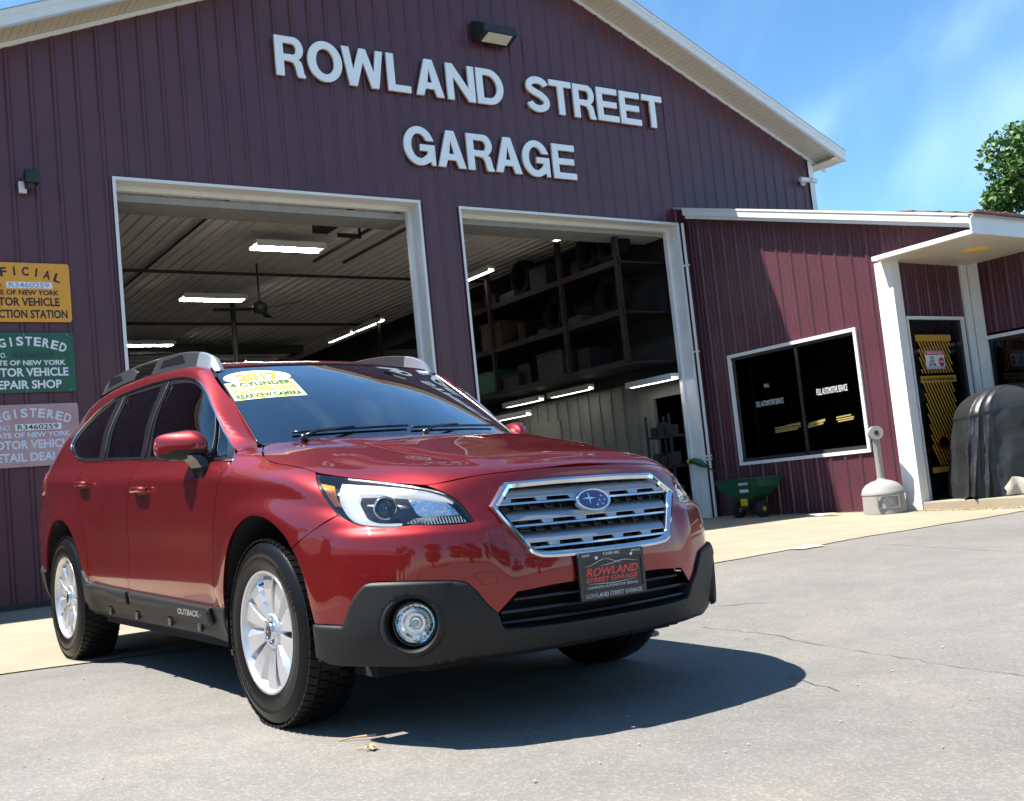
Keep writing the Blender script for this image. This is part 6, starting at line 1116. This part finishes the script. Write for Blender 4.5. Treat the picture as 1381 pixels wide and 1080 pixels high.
# ---- roof rails
def rail(s_):
    def zr_(x, y=.60): h, nn = surf((x, y, 3), (0, 0, -1)); return h[2]
    def foot(nm, xs, zt, m, w0=.020, w1=.014):
        b = MB(); n = len(xs); vs = []
        for x, t in zip(xs, zt):
            zb_ = zr_(x, .605) - .006; vs += [(x, (.612 + w0) * s_, zb_), (x, (.600 + w1) * s_, t - .006), (x, .600 * s_, t), (x, (.600 - w1) * s_, t - .006), (x, (.598 - w0) * s_, zb_)]
        b.add(vs, [(5*i+k, 5*i+5+k, 5*i+6+k, 5*i+1+k) for i in range(n-1) for k in range(4)] + [(0, 1, 2, 3, 4), tuple(range(5*n-5, 5*n))]); return recalc(b.build(nm, m, CAR, smooth=False, angle=40) if False else b.build(nm, m, par_[0], angle=40))
    par_ = [CAR]
    r0 = foot('roof_rail', [-1.26, -1.36, -1.46, -1.558, -1.70, -1.847, -1.92], [1.617, 1.632, 1.643, 1.651, 1.657, 1.660, 1.62], RAIL); par_[0] = r0
    foot('rail_cap', [-1.02, -1.08, -1.14, -1.20, -1.262], [zr_(-1.02) + .004, 1.565, 1.588, 1.605, 1.618], RAILS)
    foot('rail_foot', [-2.20, -2.28, -2.42, -2.60, -2.705, -2.79, -2.87], [1.625, 1.664, 1.662, 1.652, 1.640, 1.612, 1.556], RAIL)
    b = MB(); b.tube([(x, .600 * s_, z) for x, z in ((-1.80, 1.648), (-2.0, 1.653), (-2.2, 1.655), (-2.3, 1.652))], .011, 10); b.build('rail_bar', RAIL, r0, smooth=True)
    for x0, x1, z0 in ((-1.42, -1.80, 1.61), (-2.42, -2.70, 1.617)):
        b = MB(); y = .626; zb0, zb1 = zr_(x0, .605), zr_(x1, .605)
        b.add([(x0, (y + .001) * s_, zb0 + .018), (x1, (y + .001) * s_, zb1 + .016), (x1 + .05 * (1 if x1 > -2 else 1), (y - .004) * s_, z0 + .022), (x0 - .06, (y - .006) * s_, z0 + .022)], [(0, 1, 2, 3)]); b.build('rail_recess', TRIM, r0)
    return r0
for s_ in (1, -1): rail(s_)
b = MB(); 
for s_ in (1, -1): b.v = []; b.f = []; b.m = []; b.tube([(-1.06, .618 * s_, 1.508)] + [tuple(np.array((x, .602 * s_, surf((x, .602, 3), (0, 0, -1))[0][2] - .002))) for x in np.linspace(-1.15, -3.2, 20)], .006, 6); b.build('roof_ditch_strip', TRIM, CAR, smooth=True)
# ---- cabin, inner shell, floor
CV, CF = car_faces()
for _ in range(3): CV, CF = cc(CV, CF)
CV = displace(CV); _n = np.zeros_like(CV); _f = np.cross(CV[CF[:, 2]] - CV[CF[:, 0]], CV[CF[:, 3]] - CV[CF[:, 1]])
for k in range(4): np.add.at(_n, CF[:, k], _f)
_n /= np.linalg.norm(_n, axis=1)[:, None] + 1e-12
if _n[np.argmax(CV[:, 2])][2] < 0: _n = -_n
CVi = CV - _n * .018; c_ = CVi[CF].mean(1); ay = np.abs(c_[:, 1])
def fpoly(L, idx): return inpoly(np.array([[p[0], p[2]] for p in L]), np.stack([c_[:, 0], c_[:, 2]], 1))
keep = ~(fpoly(DLO, 0) & (ay > .6) ); keep &= ~((c_[:, 2] > 1.08) & (c_[:, 0] > -1.02 - .0 * ay) & (c_[:, 0] > -1.10)) | ((c_[:, 0] < -.45) & (ay > .74) & (c_[:, 2] < 1.05))
for cx in (0, -2.745): keep &= ~((np.hypot(c_[:, 0] - cx, c_[:, 2] - .365) < .44) & (ay > .5))
keep &= ~((c_[:, 0] > .30) & (c_[:, 2] < .965)) ; keep &= ~((c_[:, 0] < -3.35) & (c_[:, 2] > 1.0) & (ay < .62) & (c_[:, 2] < 1.46))
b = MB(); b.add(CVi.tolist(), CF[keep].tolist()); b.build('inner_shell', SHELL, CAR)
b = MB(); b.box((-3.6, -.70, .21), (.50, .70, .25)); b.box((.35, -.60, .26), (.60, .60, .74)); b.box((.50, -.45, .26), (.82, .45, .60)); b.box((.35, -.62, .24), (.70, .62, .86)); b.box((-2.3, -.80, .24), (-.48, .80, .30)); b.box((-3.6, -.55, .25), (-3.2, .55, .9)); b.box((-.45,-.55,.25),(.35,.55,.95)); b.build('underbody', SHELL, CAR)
for cx, AR in ((0, ARF), (-2.745, ARR)):
    for s_ in (1, -1):
        b = MB(); vs = []; L = smooth_loop([np.array(p) for p in AR], .05, 60, closed=False)
        L = [np.array([AR[0][0], AR[0][1], .26])] + list(L) + [np.array([AR[-1][0], AR[-1][1], .26])]
        for p in L:
            d_ = np.array([p[0] - cx, p[2] - .365]); d_ = d_ / np.linalg.norm(d_) * .006; vs += [(p[0] + d_[0], (p[1] - .014) * s_, p[2] + d_[1]), (p[0] + d_[0] * 2, .56 * s_, p[2] + d_[1] * 2)]
        n = len(L); b.add(vs, [(2*i, 2*i+2, 2*i+3, 2*i+1) for i in range(n-1)]); b.add([(v[0], .56 * s_, v[2]) for v in vs[1::2]], [tuple(range(n))]); b.build('wheel_arch_liner', SHELL, CAR)
def cpart(nm, m, fn, par=None, **k): b = MB(); fn(b); return b.build(nm, m, par or CAR, **k)
cab = cpart('dashboard', INTERIOR, lambda b: (b.add([(x, y, z) for x, z in ((-.42, 1.06), (-.62, 1.065), (-.80, 1.04), (-.86, .96), (-.84, .75)) for y in np.linspace(-.70, .70, 9)], [(j*9+i, j*9+i+1, (j+1)*9+i+1, (j+1)*9+i) for j in range(4) for i in range(8)]), b.rbox((-.80, .22, 1.0), (-.62, .50, 1.085), .02)), smooth=False)
b = MB(); Ms = Matrix.Translation((-.93, .37, .98)) @ Matrix.Rotation(math.radians(-68), 4, 'Y'); b.lathe([(.185 + .014 * math.cos(a), .014 * math.sin(a)) for a in np.linspace(0, 2*math.pi, 8, endpoint=False)], 32, Ms, close=True); b.lathe([(0, -.02), (.06, -.02), (.06, .02), (0, .03)], 16, Ms); b.tube([(-.93, .19, .98), (-.93, .55, .98)], .014); b.build('steering_wheel', TRIM, cab, smooth=True)
for y in (.37, -.37):
    b = MB(); b.rbox((-1.62, y - .25, .52), (-1.08, y + .25, .70), .06); b.hexa([(-1.62, y - .24, .62), (-1.46, y - .24, .62), (-1.46, y + .24, .62), (-1.62, y + .24, .62), (-1.80, y - .21, 1.18), (-1.70, y - .20, 1.20), (-1.70, y + .20, 1.20), (-1.80, y + .21, 1.18)]); st = b.build('front_seat', LGREY, CAR, angle=50); b = MB(); b.rbox((-1.84, y - .13, 1.22), (-1.74, y + .13, 1.40), .04); b.tube([(-1.78, y - .06, 1.15), (-1.79, y - .06, 1.25)], .008); b.tube([(-1.78, y + .06, 1.15), (-1.79, y + .06, 1.25)], .008); b.build('headrest', LGREY, st, angle=50)
b = MB(); b.rbox((-2.5, -.66, .5), (-2.0, .66, .72), .06); b.hexa([(-2.55, -.66, .66), (-2.40, -.66, .66), (-2.40, .66, .66), (-2.55, .66, .66), (-2.75, -.62, 1.15), (-2.64, -.62, 1.16), (-2.64, .62, 1.16), (-2.75, .62, 1.15)]); st = b.build('rear_seat', LGREY, CAR, angle=50)
for y in (-.42, .42): b = MB(); b.rbox((-2.80, y - .12, 1.17), (-2.70, y + .12, 1.32), .04); b.build('headrest', LGREY, st, angle=50)
b = MB(); b.rbox((-.985, -.12, 1.405), (-.955, .12, 1.47), .01); b.tube([(-.97, 0, 1.44), (-.93, 0, 1.50)], .008); b.build('rear_view_mirror', TRIM, CAR)
# ---- wheels
def wheel(cx, s_, steer=0):
    R, w = .362, .225; y0 = .787 if cx == 0 else .792
    Mw = Matrix.Translation((cx, y0 * s_, .360 if cx == 0 else .358)) @ Matrix.Rotation(-math.pi/2 * s_, 4, 'X')   # local z points outwards
    w_ = thing_part('wheel', Mw)
    b = MB(); hw = w / 2
    prof = [(.222, hw - .028), (.232, hw - .008), (.243, hw - .004), (.262, hw + .0015), (.285, hw + .003), (.300, hw + .002), (.302, hw + .004), (.318, hw - .002), (.335, hw - .010), (.348, hw - .022), (.356, hw - .040), (.3585, hw - .055)]
    prof = prof + [(.3595, .03), (.360, 0), (.3595, -.03)] + [(r, -z) for r, z in prof[::-1]]
    b.lathe(prof, 96); b.lathe([(.222, -hw), (.222, hw - .028)], 96)
    ty = b.build('tyre', TYRE, w_, angle=55)
    b = MB(); nb = 64
    for i in range(nb):
        a = 2 * math.pi * i / nb
        for (z0, z1, da, r0, r1) in ((hw - .048, hw - .012, 0, .3575, .351), (.018, hw - .056, .5, .3595, .3595), (-.016, .014, .0, .3598, .3598), (-hw + .056, -.020, .5, .3595, .3595), (-hw + .012, -hw + .048, 0, .351, .3575)):
            a0 = a + da * 2 * math.pi / nb; a1 = a0 + 2 * math.pi / nb * .80; sk = .02
            if z0 > 0: ra, rb = r0, r1
            else: ra, rb = r0, r1
            h_ = .0055; P_ = []
            for (aa, zz, rr_) in ((a0, z0, ra), (a1, z0, ra), (a1 + sk, z1, rb), (a0 + sk, z1, rb)): P_.append((aa, zz, rr_))
            vs = [((r - .002) * math.cos(aa), (r - .002) * math.sin(aa), zz) for aa, zz, r in P_] + [((r + h_) * math.cos(aa), (r + h_) * math.sin(aa), zz) for aa, zz, r in P_]; b.hexa(vs)
    b.build('tread_block', TYRE, w_, kind='stuff')
    for k, (s__, aa) in enumerate((('MICHELIN', 90), ('LATITUDE', 270))):
        pass
    b = MB()   # raised sidewall ribs
    for a0 in (20, 200):
        for j in range(10):
            a = math.radians(a0 + j * 4.2); da = math.radians(2.2 if j % 3 else 1.2)
            vs = [(r * math.cos(t), r * math.sin(t), z) for z in (hw + .0005, hw + .0038) for t, r in ((a, .270), (a + da, .270), (a + da, .292), (a, .292))]; b.hexa(vs)
    b.build('sidewall_mark', TYRE, w_, kind='stuff')
    zo = hw - .012
    b = MB(); b.lathe([(.222, zo - .016), (.2355, zo + .002), (.234, zo + .008), (.226, zo + .006), (.216, zo - .008), (.208, zo - .018), (.200, zo - .06), (.196, -.06), (.196, -hw + .02)], 72); rim = b.build('rim', ALLOY, w_, smooth=True); rim.data.set_sharp_from_angle(angle=math.radians(40))
    b = MB(); b.lathe([(0, -.02), (.15, -.02), (.155, -.01), (.155, 0), (.06, .0), (.055, .03), (0, .03)], 40); b.build('brake_disc', mat('brake steel', (.10, .10, .10), .45, .8), w_, angle=40)
    b = MB(); b.box((.06, -.06, -.03), (.16, .06, .035)); b.build('brake_caliper', M_['dark'], w_)
    b = MB(); b.lathe([(.19, -.045), (.05, -.045)], 30); b.build('wheel_backing', SHELL, w_)
    # ten broad twisted spokes in five pairs
    ph0 = math.radians(90 + 18)
    for i in range(10):
        pair = i // 2; sd = -1 if i % 2 == 0 else 1; base = ph0 + pair * 2 * math.pi / 5; ai = base + sd * .26; ao = base + sd * .290
        def P3(r, off, z): 
            t = (r - .05) / .165; a = ai + (ao - ai) * t; return Vector((r * math.cos(a) - off * math.sin(a), r * math.sin(a) + off * math.cos(a), z))
        b = MB(); vs = []; prof_r = [(.045, .018, zo - .026), (.075, .0235, zo - .020), (.12, .0345, zo - .012), (.165, .046, zo - .007), (.200, .055, zo - .008), (.219, .059, zo - .010)]
        for r, hw_, z in prof_r:
            inn = -sd   # face tilts down towards the slit between the pair
            vs += [P3(r, -hw_ * 1.0, z - .045), P3(r, -hw_, z - (.016 if inn < 0 else .002)), P3(r, -hw_ * (.9 if inn > 0 else .45), z + .001), P3(r, hw_ * (.9 if inn < 0 else .45), z + .001), P3(r, hw_, z - (.016 if inn > 0 else .002)), P3(r, hw_, z - .045)]
        b.add(vs, [(6*j+k, 6*j+6+k, 6*j+7+k, 6*j+1+k) for j in range(5) for k in range(5)] + [(0, 1, 2, 3, 4, 5)]); sp = recalc(b.build('spoke', ALLOY, w_, smooth=False))
    b = MB(); b.lathe([(.075, zo - .05), (.072, zo - .022), (.060, zo - .014), (.040, zo - .012), (.038, zo - .018)], 40); recalc(b.build('hub', ALLOY, w_, smooth=True))
    b = MB(); b.lathe([(.034, zo - .02), (.034, zo - .006), (.031, zo - .003), (.026, zo - .003), (.025, zo - .005)], 30); cap = recalc(b.build('hub_cap', CHROME, w_, smooth=True)); b = MB(); b.lathe([(.0255, zo - .0045), (.0, zo - .0035)], 30); recalc(b.build('hub_badge', HOUSE, w_)); b = MB(); pts = star4(-.006, .002, .011, .009); b.add([(x, y, zo - .0025) for x, y in pts], [tuple(range(8))])
    b.build('hub_star', CHROME, w_)
    for k in range(5):
        a = ph0 + math.pi / 5 + k * 2 * math.pi / 5; b = MB(); b.lathe([(.0105, zo - .03), (.0105, zo - .012), (.007, zo - .008), (0, zo - .008)], 6, Matrix.Translation((.054 * math.cos(a), .054 * math.sin(a), 0))); recalc(b.build('wheel_nut', CHROME, w_))
    b = MB(); a = ph0; b.tube([(.195 * math.cos(a), .195 * math.sin(a), zo - .03), (.185 * math.cos(a), .185 * math.sin(a), zo + .0)], .005, 8); b.build('valve', M_['dark'], w_)
    return w_
def thing_part(nm, M):
    o = bpy.data.objects.new(nm, None); COL.objects.link(o); o.parent = CAR; o.matrix_basis = M; return o
for cx in (0, -2.745):
    for s_ in (1, -1): wheel(cx, s_)
tree(-9.3, 26.55, 9.8, 3.2, 'leafy green tree rising behind the office roof at the right edge', 38000, 'leafmid', .080, seed=5)
tree(-10.4, 24.9, 8.1, 1.95, 'lower rounded green tree touching the office roof at the right edge', 30000, 'leafmid', .08, seed=9)
# unseen trees and shop added across the yard for reflections in paint and glass
for i, (x, y, h, r) in enumerate([(27, -17, 9, 4.2), (30, -7, 8, 3.8), (31, 3, 9.5, 4.4), (29, 13, 8.5, 4), (19, -27, 9, 4.3)]):
    tree(x, y, h, r, ['tall broad tree across the yard, nearest the pale shop', 'small round tree across the yard beside the tall one', 'tallest tree straight across the yard', 'rounded tree across the yard towards the office side', 'broad tree at the far end of the pale shop'][i], 3500, 'leafdark', .32, 'trees across the yard', seed=20 + i, bushy=1.25)
nb = thing('neighbouring_shop', 'long pale single-storey shop with a white gutter, left of the yard', 'building', (-3, -19, 0)); b = MB(); b.box((-14, -5, -.4), (14, 0, 3.6)); b.build('wall', M_['brickish'], nb)
b = MB(); b.hexa([(-14.4, .5, 3.6), (14.4, .5, 3.6), (14.4, -5.5, 3.6), (-14.4, -5.5, 3.6), (-14.4, -1.8, 5.2), (14.4, -1.8, 5.2), (14.4, -3.2, 5.2), (-14.4, -3.2, 5.2)]); b.build('roof', M_['roofing'], nb); b = MB(); b.box((-14.4, .5, 3.5), (14.4, .62, 3.66)); b.build('gutter', M_['white'], nb)
for k in range(5):
    b = MB(); x = -11.5 + k * 5.4; b.box((x, .0, .9), (x + 2.2, .04, 2.5)); f = b.build('window', M_['white'], nb); b = MB(); b.box((x + .08, .04, .98), (x + 2.12, .05, 2.42)); b.build('pane', M_['blackgloss'], f)
